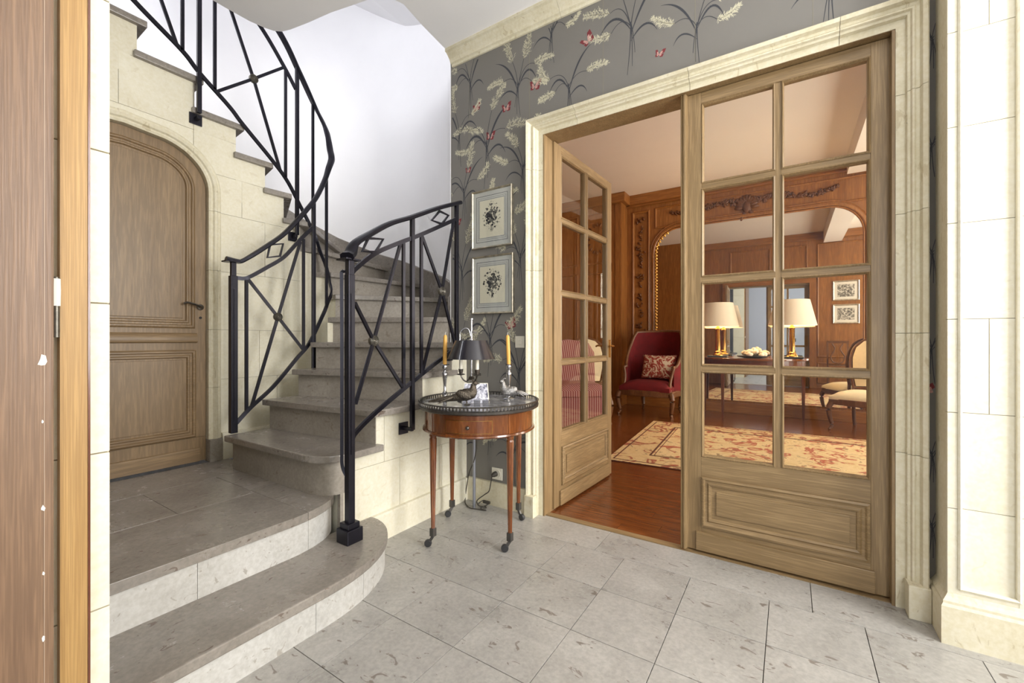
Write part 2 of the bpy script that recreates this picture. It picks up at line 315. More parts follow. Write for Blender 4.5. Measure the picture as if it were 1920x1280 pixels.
# --- door wall with printed wallpaper
W0 = 2.47
wall = struct('wall_back', MB().box(-2.165, -1.47, W0, 2.62, 0, HZ).box(-1.47, 0.48, W0, 2.62, 2.63, HZ).box(0.48, 0.60, W0, 2.62, 0, HZ), 'wallpaper', 'grey wallpapered wall printed with plumed grasses and butterflies')
seam = MB()
for sx in (-1.99, -1.47, -0.95, -0.43, 0.09): seam.box(sx, sx+0.0012, W0-0.0006, W0, 2.62 if sx > -1.5 else 0.17, 3.23)
seam.build('paper_seam', 'print_olive', wall)
def ok_pt(x, z): return -2.16 < x < 0.515 and 0.165 < z < 3.235 and not (-1.44 < x < 0.42 and z < 2.56)
class Motif:
    def __init__(s, seed): s.mb = MB(); s.rn = random.Random(seed); s.lay = 0
    def poly(s, pts, mi, fl=0):
        if all(ok_pt(*p) for p in pts):
            s.lay += 1; y = W0 - 0.0004 - 0.00003*mi - 0.000002*(s.lay % 60); s.mb.add([(p[0], y, p[1]) for p in pts], [tuple(range(len(pts)))], mi)
    def stroke(s, pts, w0, w1, mi):
        n = len(pts)
        for i in range(n-1):
            a, b = Vector(pts[i]), Vector(pts[i+1]); d = (b-a)
            if d.length < 1e-6: continue
            nn = Vector((-d.y, d.x)).normalized(); wa = w0+(w1-w0)*i/(n-1); wb = w0+(w1-w0)*(i+1)/(n-1)
            s.poly([tuple(a+nn*wa), tuple(a-nn*wa), tuple(b-nn*wb), tuple(b+nn*wb)], mi)
    def curve(s, a, c, b, n=9): return [((1-t)**2*a[0]+2*t*(1-t)*c[0]+t*t*b[0], (1-t)**2*a[1]+2*t*(1-t)*c[1]+t*t*b[1]) for t in [i/n for i in range(n+1)]]
    def plume(s, p, ang, L):
        rn = s.rn; bend = rn.uniform(-0.7, 0.7)
        for k in range(15):
            t = (k+rn.random()*0.7)/15; a = ang + bend*t; x = p[0] + L*t*math.cos(a); z = p[1] + L*t*math.sin(a)
            for sg in (-1, 1):
                b = a + sg*rn.uniform(0.35, 0.95); l = L*rn.uniform(0.22, 0.42)*(1.0-0.72*t)*(0.6+min(1, t*3)*0.4); nb = 6
                for m_ in range(nb):
                    u = (m_+0.4)/nb; bx2, bz2 = x + l*u*math.cos(b), z + l*u*math.sin(b)
                    for _ in range(1 if m_ % 2 else 2):
                        c = b + rn.uniform(-1.0, 1.0); ll = rn.uniform(0.008, 0.020); w = rn.uniform(0.0010, 0.0019); nx, nz = -math.sin(c)*w, math.cos(c)*w
                        ex_, ez = bx2 + ll*math.cos(c), bz2 + ll*math.sin(c); hx_, hz = (bx2+ex_)/2, (bz2+ez)/2
                        s.poly([(bx2, bz2), (hx_+nx, hz+nz), (ex_, ez), (hx_-nx, hz-nz)], 0)
        s.stroke(s.curve(p, (p[0]+L*0.5*math.cos(ang), p[1]+L*0.5*math.sin(ang)), (p[0]+L*0.9*math.cos(ang+bend*0.9), p[1]+L*0.9*math.sin(ang+bend*0.9))), 0.0016, 0.0008, 4)
    def leaf(s, a, c, b, w, mi=1):
        pts = s.curve(a, c, b, 12)
        for i in range(12):
            t0, t1 = i/12, (i+1)/12; f = lambda t: w*max(0.12, math.sin(math.pi*min(1, t*0.95+0.04)))
            p, q = Vector(pts[i]), Vector(pts[i+1]); d = (q-p); nn = Vector((-d.y, d.x)).normalized()
            s.poly([tuple(p+nn*f(t0)), tuple(p-nn*f(t0)), tuple(q-nn*f(t1)), tuple(q+nn*f(t1))], mi)
    def bush(s, x, z, k=1.0, flip=1):
        rn = s.rn; J = lambda v: v*rn.uniform(0.85, 1.15)*k
        for dx, dz, cx, w in ((-0.02, -0.30, 0.0, 0.0036), (0.01, -0.26, 0.012, 0.0032), (0.03, -0.22, 0.02, 0.0028)):
            s.stroke(s.curve((x, z), (x+flip*J(cx), z+dz*k*0.5), (x+flip*J(dx), z+J(dz))), w*k, 0.0012, 1)
        stems = ((-0.15, 0.10, -0.05, 0.15, 2.75, 0.17), (-0.06, 0.20, -0.03, 0.10, 1.9, 0.19), (0.05, 0.17, 0.015, 0.09, 1.15, 0.21), (0.14, 0.05, 0.06, 0.09, 0.35, 0.17), (-0.12, -0.03, -0.05, 0.07, 3.3, 0.15))
        for (dx, dz, cx, cz, an, L) in stems:
            if rn.random() < 0.15: continue
            e = (x+flip*J(dx), z+J(dz)); s.stroke(s.curve((x, z-0.03*k), (x+flip*J(cx), z+J(cz)), e), 0.0026*k, 0.0016, 1)
            s.plume(e, an if flip > 0 else math.pi-an, L*k*rn.uniform(0.8, 1.1))
        s.leaf((x, z-0.05*k), (x-flip*J(0.10), z+J(0.17)), (x-flip*J(0.19), z-J(0.03)), 0.0078*k)
        s.leaf((x, z-0.08*k), (x+flip*J(0.08), z+J(0.20)), (x+flip*J(0.22), z+J(0.22)), 0.0072*k)
        s.leaf((x, z-0.12*k), (x+flip*J(0.10), z+J(0.02)), (x+flip*J(0.16), z-J(0.10)), 0.0066*k)
    def butterfly(s, x, z, sz, rot, mi=2):
        for pts in (((0,0),(0.5,0.9),(1.0,1.0),(0.9,0.3)), ((0,0),(-0.45,0.8),(-0.8,0.75),(-0.6,0.1)), ((0,0),(0.85,0.15),(0.75,-0.4),(0.3,-0.45)), ((0,0),(-0.6,0.0),(-0.55,-0.4),(-0.15,-0.4))):
            c, s_ = math.cos(rot), math.sin(rot); s.poly([(x+sz*(a*c-b*s_), z+sz*(a*s_+b*c)) for a, b in pts], mi)
            pi = [(sz*0.55*(a*c-b*s_), sz*0.55*(a*s_+b*c)) for a, b in pts]; s.poly([(x+a*1.05, z+b*1.05) for a, b in pi], 3)
        s.stroke([(x-sz*0.1, z-sz*0.3), (x+sz*0.15, z+sz*0.45)], sz*0.05, sz*0.03, 1)
    def done(s, name):
        if s.mb.f: s.mb.build(name, ['print_plume', 'print_stem', 'print_red', 'print_pink', 'print_olive'], wall, recalc=False)
bushes = [(-1.83,2.60,1.05,1),(-2.08,2.74,0.8,-1),(-1.56,2.93,0.85,-1),(-1.18,2.80,0.8,1),(-0.78,3.03,0.95,1),(-0.42,2.88,0.75,-1),(-0.12,3.20,0.95,1),(0.16,2.86,0.9,-1),(0.42,3.12,0.9,1),(-2.04,2.30,0.8,1),(-1.52,2.36,0.8,-1),(-1.72,2.00,0.8,1),
          (-2.06,1.72,0.9,1),(-1.54,1.76,0.8,-1),(-1.80,1.22,1.0,1),(-2.08,1.12,0.85,-1),(-1.55,0.98,0.95,-1),(-1.80,0.62,0.95,1),(-2.05,0.45,0.8,1),(-1.60,0.42,0.85,-1),(-1.98,3.10,0.85,1),(-1.30,3.20,0.8,-1),
          (0.50,2.45,0.5,1),(0.50,2.0,0.5,-1),(0.50,1.55,0.5,1),(0.50,1.15,0.5,-1),(0.50,0.7,0.5,1),(0.50,0.4,0.5,1)]
for n_, (bx_, bz_, bk, bf) in enumerate(bushes):
    mo = Motif(100+n_); mo.bush(bx_, bz_, bk, bf); mo.done('grass_motif')
for n_, (bx_, bz_, sz) in enumerate([(-1.92,2.86,0.040),(-1.66,2.78,0.045),(-1.43,2.86,0.05),(-1.05,3.02,0.050),(-0.62,2.78,0.032),(-0.35,3.10,0.050),(-0.02,2.98,0.05),(0.31,3.00,0.05),(-1.80,2.62,0.045),(-2.0,2.42,0.03),(-1.62,1.27,0.05),(-2.10,2.05,0.035),(-1.70,0.55,0.03),(0.49,0.95,0.03)]):
    mo = Motif(300+n_); mo.butterfly(bx_, bz_, sz, random.uniform(-0.5, 0.6)); mo.done('butterfly_motif')
# cornice (stone crown moulding in blocks)
cor = [(0,3.235),(0.012,3.235),(0.016,3.25),(0.03,3.255),(0.04,3.275),(0.075,3.305),(0.09,3.31),(0.09,3.33),(0,3.33)]
cornice = tag(thing('trim_3', 'carved cream stone cornice above the grey wallpaper', 'cornice', (-1,W0,3.23)), kind='structure'); del cornice['category']
for xa, xb in ((-2.145,-1.23),(-1.228,-0.33),(-0.328,0.59),(0.592,2.2)):
    MB().prism([(W0-d, z) for d, z in cor], xa, xb, 'x').build('cornice_block', 'trim_stone', cornice)
# baseboards
def baseboard(name, mb, parent=None): return struct(name, mb, 'trim_stone')
struct('baseboard_back', MB().box(-1.985, -1.49, W0-0.022, W0, 0, 0.165).box(0.488, 0.515, W0-0.018, W0, 0, 0.165), 'trim_stone')
# --- stone architrave of the french doors, laid in blocks
arch = tag(thing('trim_4', 'moulded cream stone frame around the french doors', 'frame', (-0.5,W0,0)), kind='structure'); del arch['category']
AP = [(0,-0.15),(0,-0.018),(0.036,-0.018),(0.040,0.002),(0.050,0.006),(0.055,0.018),(0.062,0.020),(0.070,0.012),(0.082,0.016),(0.088,0.040),(0.096,0.044),(0.104,0.048),(0.110,0.042),(0.110,0.0),(0.110,-0.15)]
AP = [(o*.88, d) for o, d in AP]
X0, X1, ZT = -1.378, 0.388, 2.535
segs = [[(X0,0.0),(X0,0.83)],[(X0,0.832),(X0,1.63)],[(X0,1.632),(X0,2.30)],[(X0,2.302),(X0,ZT),(-1.13,ZT)],[(-1.128,ZT),(-0.46,ZT)],[(-0.458,ZT),(0.19,ZT)],[(0.192,ZT),(X1,ZT),(X1,2.24)],[(X1,2.238),(X1,1.72)],[(X1,1.718),(X1,1.20)],[(X1,1.198),(X1,0.68)],[(X1,0.678),(X1,0.0)]]
for sg in segs: MB().frame(sg, AP, WY(W0)).build('frame_block', 'trim_stone', arch)
for xa, xb in ((X0-0.101, X0-0.030), (X1+0.030, X1+0.101)): MB().box(xa, xb, W0-0.058, W0+0.01, 0, 0.14).build('plinth_block', 'trim_stone', arch, bevel=0.003)
# --- pier to the right of the doors
pier = struct('wall_right_pier', MB().box(0.515, 2.3, 2.325, 2.62, 0, HZ), 'joint', 'cream stone pier with a sunken panel beside the french doors')
def blocks(poly, zs, cuts, lo, hi, axis, name, mats, parent, gap=0.0012, bev=0.0):
    for a in range(len(zs)-1):
        cs = cuts[a % len(cuts)] if isinstance(cuts, list) else cuts
        for b in range(len(cs)-1):
            c = clip(poly, cs[b]+gap, cs[b+1]-gap, zs[a]+gap, zs[a+1]-gap)
            if c: MB().prism(c, lo, hi, axis).build(name, mats, parent, bevel=bev)
rect = lambda a, b, c, d: [(a, c), (a, d), (b, d), (b, c)]
zs_ = [0.19, 0.52, 0.89, 1.25, 1.62, 1.99, 2.356, 2.72, 3.05, HZ]
blocks(rect(0.512,0.542,0.19,HZ), zs_, [[0.4,0.6]], 2.31, 2.33, 'y', 'stone_block', 'cream_stone', pier)
blocks(rect(0.542,0.70,0.215,HZ), zs_, [[0.4,0.9],[0.4,0.9],[0.4,0.627,0.9],[0.4,0.9]], 2.322, 2.333, 'y', 'stone_block', 'cream_stone', pier)
blocks(rect(0.70,1.6,0.19,HZ), zs_, [[0.4,1.2,1.7],[0.4,0.95,1.7]], 2.31, 2.33, 'y', 'stone_block', 'cream_stone', pier)
MB().box(0.542, 0.70, 2.311, 2.33, 0.185, 0.2145).build('panel_sill', 'cream_stone', pier)
MB().box(0.512, 0.53, 2.331, W0, 0.0, HZ).build('return_face', 'trim_stone', pier)
MB().frame([(0.546,0.215),(0.546,HZ)], [(-0.006,-0.02),(-0.006,0.004),(0,0.008),(0.006,0.004),(0.006,-0.02)], WY(2.31)).frame([(0.70,HZ),(0.70,0.215),(0.546,0.215)], [(-0.006,-0.02),(-0.006,0.003),(0,0.006),(0.006,0.003),(0.006,-0.02)], WY(2.31)).build('bead_moulding', 'cream_stone', pier)
bp_ = [(0,0),(0.022,0),(0.022,0.145),(0.016,0.155),(0.016,0.165),(0.006,0.180),(0,0.192)]
struct('baseboard_right', MB().frame([(0.512,W0),(0.512,2.31),(1.9,2.31)], [(-d, z) for d, z in bp_], lambda u, v, d: (u, v, d)), 'trim_stone')
# --- hall side and rear walls (behind and beside the photographer)
struct('wall_right', MB().box(2.2, 2.3, -1.75, 0.8, 0, HZ).box(2.2, 2.3, 2.1, 2.32, 0, HZ).box(2.2, 2.3, 0.8, 2.1, 0, 0.85).box(2.2, 2.3, 0.8, 2.1, 3.15, HZ), 'cream_stone')
win = tag(thing('window_1', 'tall hall window', 'window', (2.25,1.45,0.85)), kind='structure'); del win['category']
for y_ in (0.82, 1.45, 2.08): MB().box(2.22, 2.27, y_-0.025, y_+0.025, 0.85, 3.15).build('window_bar', 'plastic_white', win)
for z_ in (0.88, 1.65, 2.4, 3.12): MB().box(2.225, 2.265, 0.8, 2.1, z_-0.02, z_+0.02).build('window_bar', 'plastic_white', win)
struct('wall_front', MB().box(-4.3, 0.95, -1.75, -1.65, 0, HZ).box(2.1, 2.3, -1.75, -1.65, 0, HZ).box(0.95, 2.1, -1.75, -1.65, 2.9, HZ), 'hall_grey')
# --- stairwell: curved white wall, upper soffit
SC = (-3.15, 1.97); SR = 1.10
inner = arcpts(SC[0], SC[1], SR, 27.0, 180, 40); outer = arcpts(SC[0], SC[1], SR+0.1, 27.0, 180, 40)
struct('wall_stairwell', MB().prism(inner + [(SC[0]-SR,-1.75),(SC[0]-SR-0.1,-1.75)] + outer[::-1], 0, 5.6), 'plaster', 'smooth white curved wall of the stairwell', smooth=20)
struct('ceiling_stairwell', MB().prism([(-1.9,4.26),(-2.9,4.26),(-3.3,4.38),(-4.3,4.95),(-4.3,5.1),(-1.9,5.1)], -1.75, 3.2, 'y'), 'plaster')
struct('wall_upstairs', MB().box(-2.0, -1.9, -1.75, 2.62, HZ+0.25, 5.6).box(-2.165, -1.9, 2.47, 2.62, HZ, 5.6), 'plaster')
# --- salon shell
struct('wall_salon_back', MB().box(-4.1, 3.1, 7.70, 7.82, 0, SZ), 'panel_wood')
struct('wall_salon_left', MB().box(-4.1, -4.0, 3.25, 7.8, 0, SZ).box(-4.1, -2.0, 3.19, 3.25, 0, SZ).box(-2.06, -2.0, 2.62, 3.25, 0, SZ), 'panel_wood')
struct('wall_salon_right', MB().box(3.0, 3.1, 2.62, 3.25, 0, SZ).box(3.0, 3.1, 4.55, 5.55, 0, SZ).box(3.0, 3.1, 6.85, 7.8, 0, SZ).box(3.0, 3.1, 3.25, 4.55, 3.25, SZ).box(3.0, 3.1, 5.55, 6.85, 3.25, SZ).box(3.0, 3.1, 3.25, 4.55, 0, 0.65).box(3.0, 3.1, 5.55, 6.85, 0, 0.65), 'panel_wood')
for k, (ya, yb) in enumerate(((3.25,4.55),(5.55,6.85))):
    w_ = tag(thing('window_%d' % (k+2), 'tall salon window', 'window', (3.05,(ya+yb)/2,0.65)), kind='structure'); del w_['category']
    for y_ in (ya+0.03, (ya+yb)/2, yb-0.03): MB().box(3.03, 3.08, y_-0.03, y_+0.03, 0.65, 3.25).build('window_bar', 'plastic_white', w_)
    for z_ in (0.68, 1.5, 2.35, 3.22): MB().box(3.035, 3.075, ya, yb, z_-0.02, z_+0.02).build('window_bar', 'plastic_white', w_)
# door-side wall of the salon, panelled
sw = struct('wall_salon_front', MB().box(-2.1, -1.40, 2.62, 2.66, 0, SZ).box(-1.40, 0.40, 2.62, 2.66, 2.56, SZ).box(0.40, 3.1, 2.62, 2.66, 0, SZ), 'panel_wood')
PF = [(0,0),(0,0.012),(0.012,0.020),(0.026,0.014),(0.034,0.006),(0.034,0)]
def panel_frame(x0, x1, z0, z1, mp, parent, mats='panel_wood', prof=PF, name='panel_moulding'):
    return MB().frame([(x0,z0),(x0,z1),(x1,z1),(x1,z0)], [(-o, d) for o, d in prof], mp, closed=True).build(name, mats, parent)
for (a, b, c, d) in ((-1.34,-0.42,2.72,3.5),(-0.30,0.36,2.72,3.5),(0.55,1.5,0.75,3.5),(0.55,1.5,0.12,0.62),(1.65,2.8,0.75,3.5),(1.65,2.8,0.12,0.62)): panel_frame(a, b, c, d, WYB(2.66), sw)
for xa, xb in ((-1.52,-1.385),(0.395,0.53)): MB().box(xa, xb, 2.66, 2.70, 0, 2.68).build('door_casing', 'panel_wood', sw, bevel=0.004)
MB().box(-1.52, 0.53, 2.66, 2.705, 2.56, 2.70).build('door_casing', 'panel_wood_across', sw, bevel=0.004)
MB().box(-2.0, 3.0, 2.66, 2.74, 3.60, SZ).build('salon_cornice', 'panel_wood_across', sw, bevel=0.01)
# ================================================================== STAIRCASE
SZL = {1:.165,2:.35,3:.567,4:.768,5:.96,6:1.153,7:1.343,8:1.53,9:1.72,10:1.915,11:2.11,12:2.30,13:2.49,14:2.69,15:2.895,16:3.09,17:3.28}
II = {3:(-2.97,1.33),4:(-2.97,1.535),5:(-2.97,1.737),6:(-2.97,1.873),7:(-2.975,1.995),8:(-3.047,2.089),9:(-3.165,2.105),10:(-3.26,2.03),11:(-3.28,1.93),12:(-3.28,1.80),13:(-3.28,1.66),14:(-3.28,1.46),15:(-3.28,1.21),16:(-3.28,.915),17:(-3.28,.62),18:(-3.28,.33)}
cp = lambda a: (SC[0]+(SR-0.003)*math.cos(R(a)), SC[1]+(SR-0.003)*math.sin(R(a)))
OA = {7:28.0,8:52.0,9:87.0,10:110.0,11:137.0,12:165.0}
OO = {3:(-2.01,1.40),4:(-2.01,1.636),5:(-2.01,2.01),6:(-2.01,2.30)}
for n_, a_ in OA.items(): OO[n_] = cp(a_)
for n_, y_ in ((13,1.88),(14,1.55),(15,1.24),(16,.93),(17,.62),(18,.33)): OO[n_] = (SC[0]-SR+0.003, y_)
stair = thing('staircase', 'grey limestone staircase winding up to the left with rounded bottom steps', 'staircase', (-2.5,1.3,0))
def shift(p, q, d):
    v_ = (Vector(q)-Vector(p)).normalized(); nn = Vector((v_.y, -v_.x)); return tuple(Vector(p)+nn*d), tuple(Vector(q)+nn*d)
# --- two low rounded steps, the second one a landing laid in slabs
def bull(x0, yc, xb, rx, ry, off=0.0): return [(x0-off, -1.62), (x0-off, yc)] + arcpts(x0-rx, yc, rx-off, 0, 90, 14, ry-off)[1:] + [(xb, yc+ry-off), (xb, -1.62)]
p1 = bull(-1.572, 1.05, -2.0, 0.41, 0.55)
for (a, b) in ((-1.62,-0.2),(-0.2,2.0)):
    c_ = clip(p1, -2.5, 0, a+0.0006, b-0.0006); MB().prism(c_, .125, .165).build('tread', 'stair_stone', stair, bevel=0.006)
r1 = bull(-1.572, 1.05, -2.0, 0.41, 0.55, 0.014)
for (a, b) in ((-1.62,-0.35),(-0.35,1.0),(1.0,1.25),(1.25,2.0)): MB().prism(clip(r1, -2.5, 0, a+0.0008, b-0.0008), 0, .125).build('riser', 'riser_stone', stair, smooth=20)
p2 = bull(-1.912, 1.08, -3.278, 0.19, 0.325)
for (a, b, c, d) in ((-3.28,-2.88,-1.62,.3),(-3.28,-2.88,.3,1.42),(-2.88,-2.415,-1.62,.826),(-2.88,-2.415,.826,1.172),(-2.88,-2.22,1.172,1.42),(-2.415,-1.8,-1.62,.3),(-2.415,-1.8,.3,1.172),(-2.22,-1.8,1.172,1.42)):
    q = clip(p2, a+.0008, b-.0008, c+.0008, d-.0008)
    if q: MB().prism(q, .31, .35).build('landing_slab', 'stair_stone', stair, bevel=0.0015)
r2 = bull(-1.912, 1.08, -2.6, 0.19, 0.325, 0.012)
for (a, b) in ((-1.62,0.05),(0.05,0.72),(0.72,1.18),(1.18,2.0)): MB().prism(clip(r2, -3.5, 0, a+0.0008, b-0.0008), .165, .31).build('riser', 'riser_stone', stair, smooth=20)
# --- third step with its rounded corner
t3 = [(-2.99,1.262),(-2.15,1.275)] + arcpts(-2.15, 1.42, .187, -90, 0, 10, .145)[1:] + [(-1.963,1.66),(-2.99,1.575)]
MB().prism(t3, .529, .567).build('tread', 'stair_stone', stair, bevel=0.006)
MB().prism([(-2.97,1.305),(-2.15,1.315)] + arcpts(-2.15, 1.42, .148, -90, 0, 10, .105)[1:] + [(-2.002,1.428),(-2.97,1.40)], .35, .529).build('riser', 'rise_dark_stone', stair, smooth=30)
MB().prism([(-2.97,1.40),(-2.03,1.43),(-2.03,1.66),(-2.97,1.56)], .0, .529).build('step_core', 'cream_stone', stair)
for n_ in range(4, 18):
    a, b = II[n_], OO[n_]; fa, fb = shift(a, b, 0.042); na, nb = II[n_+1], OO[n_+1]; ba, bb = shift(na, nb, -0.018); z1 = SZL[n_]; z0 = SZL[n_-1]
    dv = (Vector(fb)-Vector(fa)).normalized()*0.02
    if n_ <= 6: fa = tuple(Vector(fa)-dv); ba = tuple(Vector(ba)-Vector((0.02,0)))
    if n_ >= 11: fa = (fa[0]+0.03, fa[1]); ba = (ba[0]+0.03, ba[1])
    midi = []; mido = []
    if n_ in (4, 5): fb = (-1.963, fb[1]); bb = (-1.963, bb[1])
    if n_ == 6: fb = (-1.963, fb[1]); mido = [(-1.963,2.465),(-2.16,2.465)]; bb = cp(29.5)
    if n_ >= 7 and n_ <= 12:
        a0 = OA[n_]; a1 = OA.get(n_+1, 180); fb = cp(max(27.2, a0-2.4)); mido = [cp(a0+(a1-a0)*t/5) for t in range(1, 5)]; bb = cp(a1+1) if n_ < 12 else bb
    MB().prism([fa, fb] + mido + [bb, ba], z1-.038, z1).build('tread', 'stair_stone', stair, bevel=0.005)
    ra, rb = a, b; sa, sb = shift(a, b, -0.03)
    MB().prism([ra, rb, sb, sa], z0, z1-.038).build('riser', 'rise_dark_stone', stair)
    sb2 = sb if n_ > 6 else (-2.03, sb[1]); nb2 = nb if n_ > 5 else (-2.03, nb[1])
    zb = 0.0 if n_ <= 9 else z1-.34
    MB().prism([sa, sb2] + (mido if 7 <= n_ <= 12 else []) + [nb2, na], zb, z1-.038).build('step_core', 'cream_stone', stair)
# wall skirting that climbs round the curved wall
sk = [(28,1.50),(35,1.57),(60,1.72),(86,1.884),(100,1.983),(113,2.058),(136,2.229),(153,2.39),(180,2.66)]
def skz(a):
    for (a0, z0), (a1, z1) in zip(sk[:-1], sk[1:]):
        if a <= a1: return z0+(z1-z0)*(a-a0)/(a1-a0)
    return sk[-1][1]
mb = MB(); vs_ = []; fs_ = []; AN = [28+152*i/48 for i in range(49)]
for a in AN:
    c_, s_ = math.cos(R(a)), math.sin(R(a))
    for (r_, z_) in ((SR-.001, skz(a)-.55), (SR-.024, skz(a)-.55), (SR-.024, skz(a)-.006), (SR-.016, skz(a)), (SR-.001, skz(a))): vs_.append((SC[0]+r_*c_, SC[1]+r_*s_, z_))
for i in range(48):
    for k in range(5): l = (k+1) % 5; fs_.append((i*5+k, i*5+l, i*5+5+l, i*5+5+k))
mb.add(vs_, fs_ + [(0,1,2,3,4), (240,241,242,243,244)]); struct('baseboard_stairwell', mb, 'stair_stone', smooth=30)
# --- stone side wall of the lower flight, laid in blocks
sideP = [(1.425,0),(1.425,.527),(1.642,.527),(1.642,.728),(2.016,.728),(2.016,.92),(2.305,.92),(2.305,1.113),(2.468,1.113),(2.468,0)]
side = struct('wall_stair', MB().prism(sideP, -2.03, -2.014, 'x'), 'joint', 'cream stone wall carrying the steps behind the round table')
blocks(sideP, [0.0,.157,.45,.745,1.2], [[1.4,2.0,2.5],[1.4,1.82,2.2,2.5],[1.4,1.70,2.12,2.5],[1.4,1.95,2.5]], -2.016, -2.01, 'x', 'stone_block', 'cream_stone', side)
MB().box(-2.032, -2.008, 1.405, 1.4265, .165, .527).build('worn_edge', 'rise_dark_stone', side)
struct('baseboard_stair', MB().prism([(-2.01,0),(-1.984,0),(-1.984,.148),(-1.990,.157),(-2.01,.160)], 1.45, 2.449, 'y'), 'cream_stone')
# --- wall under the upper flight, with the arched door opening
DC, DH, DT = 0.855, 0.435, 2.446
def archpath(g=0.0, z0=.35, n=12):
    h_ = DH+g; rx, rz = 0.30+g, 0.27+g; t = DT+g
    right = arcpts(DC+h_-rx, t-rz-0.012, rx, 0, 78, n, rz); right = [(y, z) for y, z in right]
    top = [(DC, t)]
    pr = [(DC+h_, z0)] + right + top; left = [(2*DC-y, z) for y, z in pr[:-1]]
    return left + [(DC, t)] + pr[:-1][::-1]                 # up the left side, over, down the right side
steps_top = [(1.93, SZL[10]-.04)]
prof = []
for n_ in range(11, 18): prof.append((II[n_][1], SZL[n_]-.038)); prof.append((II[n_+1][1], SZL[n_]-.038))
outer_ = [(-1.65,.35),(-1.65,3.30),(.33,3.30)] + prof[::-1] + [(1.93,1.87),(1.955,1.87),(1.955,.35)]
ap = archpath(0.07)
spineP = outer_ + [(ap[-1][0], .35)] + ap[::-1][1:-1] + [(ap[0][0], .35)]
spine = struct('wall_left', MB().prism(spineP, -3.43, -3.284, 'x'), 'joint', 'cream stone wall under the upper flight with an arched door')
blocks(spineP, [.35,.53,.90,1.24,1.64,2.04,2.30,2.55,2.86,3.12,3.4], [[-1.7,-0.4,2.5],[-1.7,-.3,1.36,1.75,2.5],[-1.7,-.6,1.36,1.62,2.5],[-1.7,-.3,1.36,1.80,2.5],[-1.7,-.6,1.36,1.66,2.5],[-1.7,-.2,.60,1.50,2.5],[-1.7,0.0,.55,1.205,2.5],[-1.7,-.5,.25,.831,1.205,2.5],[-1.7,-.1,.5,1.0,2.5]], -3.286, -3.28, 'x', 'stone_block', 'cream_stone', spine)
# rounded end of the narrow well between the flights
wm = MB()
for a0, a1, zt in ((0,60,1.300),(60,105,1.488),(105,150,1.680),(150,180,1.874)):
    wl = arcpts(-3.125, 1.955, .155, a0, a1, 8); wo = arcpts(-3.125, 1.955, .175, a0, a1, 8); wm.prism(wl + wo[::-1], .35, zt)
struct('wall_well', wm, 'cream_stone', smooth=30)
arc2 = tag(thing('trim_5', 'moulded stone surround of the small arched door', 'frame', (-3.28,DC,.35)), kind='structure'); del arc2['category']
AP2 = [(0,-.05),(0,.006),(.012,.012),(.022,.012),(.030,.022),(.046,.026),(.052,.018),(.062,.018),(.072,.010),(.072,-.003),(.072,-.05)]
pa = archpath(0.0)
cutz = [.50,.85,1.24,1.64,2.04]
def split(path, zc):
    out = []; cur = [path[0]]
    for a, b in zip(path[:-1], path[1:]):
        zl = sorted([z for z in zc if min(a[1], b[1]) < z < max(a[1], b[1])], reverse=b[1] < a[1])
        for z in zl:
            t = (z-a[1])/(b[1]-a[1]); m = (a[0]+(b[0]-a[0])*t, z); sg = .001 if b[1] > a[1] else -.001
            cur.append((m[0], z-sg)); out.append(cur); cur = [(m[0], z+sg)]
        cur.append(b)
    out.append(cur); return out
for sg in split(pa, cutz): MB().frame(sg, AP2, WX(-3.28)).build('surround_block', 'trim_stone', arc2, smooth=25)
MB().box(-3.33, -3.246, 1.288, 1.366, .35, .50).build('plinth_block', 'rise_dark_stone', arc2, bevel=.003)
struct('baseboard_left', MB().prism([(-3.28,.35),(-3.256,.35),(-3.256,.515),(-3.262,.53),(-3.28,.533)], 1.368, 1.90, 'y'), 'cream_stone')
# ================================================================== RAILINGS
def spl(pts, n=6):
    P = [Vector(p) for p in pts]; P = [P[0]*2-P[1]] + P + [P[-1]*2-P[-2]]; out = []
    for i in range(1, len(P)-2):
        for k in range(n):
            t = k/n; a, b, c, d = P[i-1], P[i], P[i+1], P[i+2]
            out.append(0.5*((2*b)+(c-a)*t+(2*a-5*b+4*c-d)*t*t+(3*b-a-3*c+d)*t**3))
    out.append(P[-2]); return out
HR = [(-.022,-.006),(-.016,-.012),(.016,-.012),(.022,-.006),(.020,.006),(.010,.012),(-.010,.012),(-.020,.006)]
FL = [(-.007,-.012),(.007,-.012),(.007,.012),(-.007,.012)]
def disc_x(mb, c, prof, n=20, mi=0):
    vs_ = []
    for (r, d) in prof: vs_ += [(c[0]+d, c[1]+r*math.cos(2*math.pi*i/n), c[2]+r*math.sin(2*math.pi*i/n)) for i in range(n)]
    fs = [(a*n+i, a*n+(i+1) % n, (a+1)*n+(i+1) % n, (a+1)*n+i) for a in range(len(prof)-1) for i in range(n)] + [tuple(range(n)), tuple(range((len(prof)-1)*n, len(prof)*n))]
    return mb.add(vs_, fs, mi)
ROS = [(.020,-.012),(.029,-.010),(.030,0),(.030,.009),(.027,.012),(.024,.008),(.020,.012),(.016,.008),(.011,.013),(.007,.010),(.003,.014)]
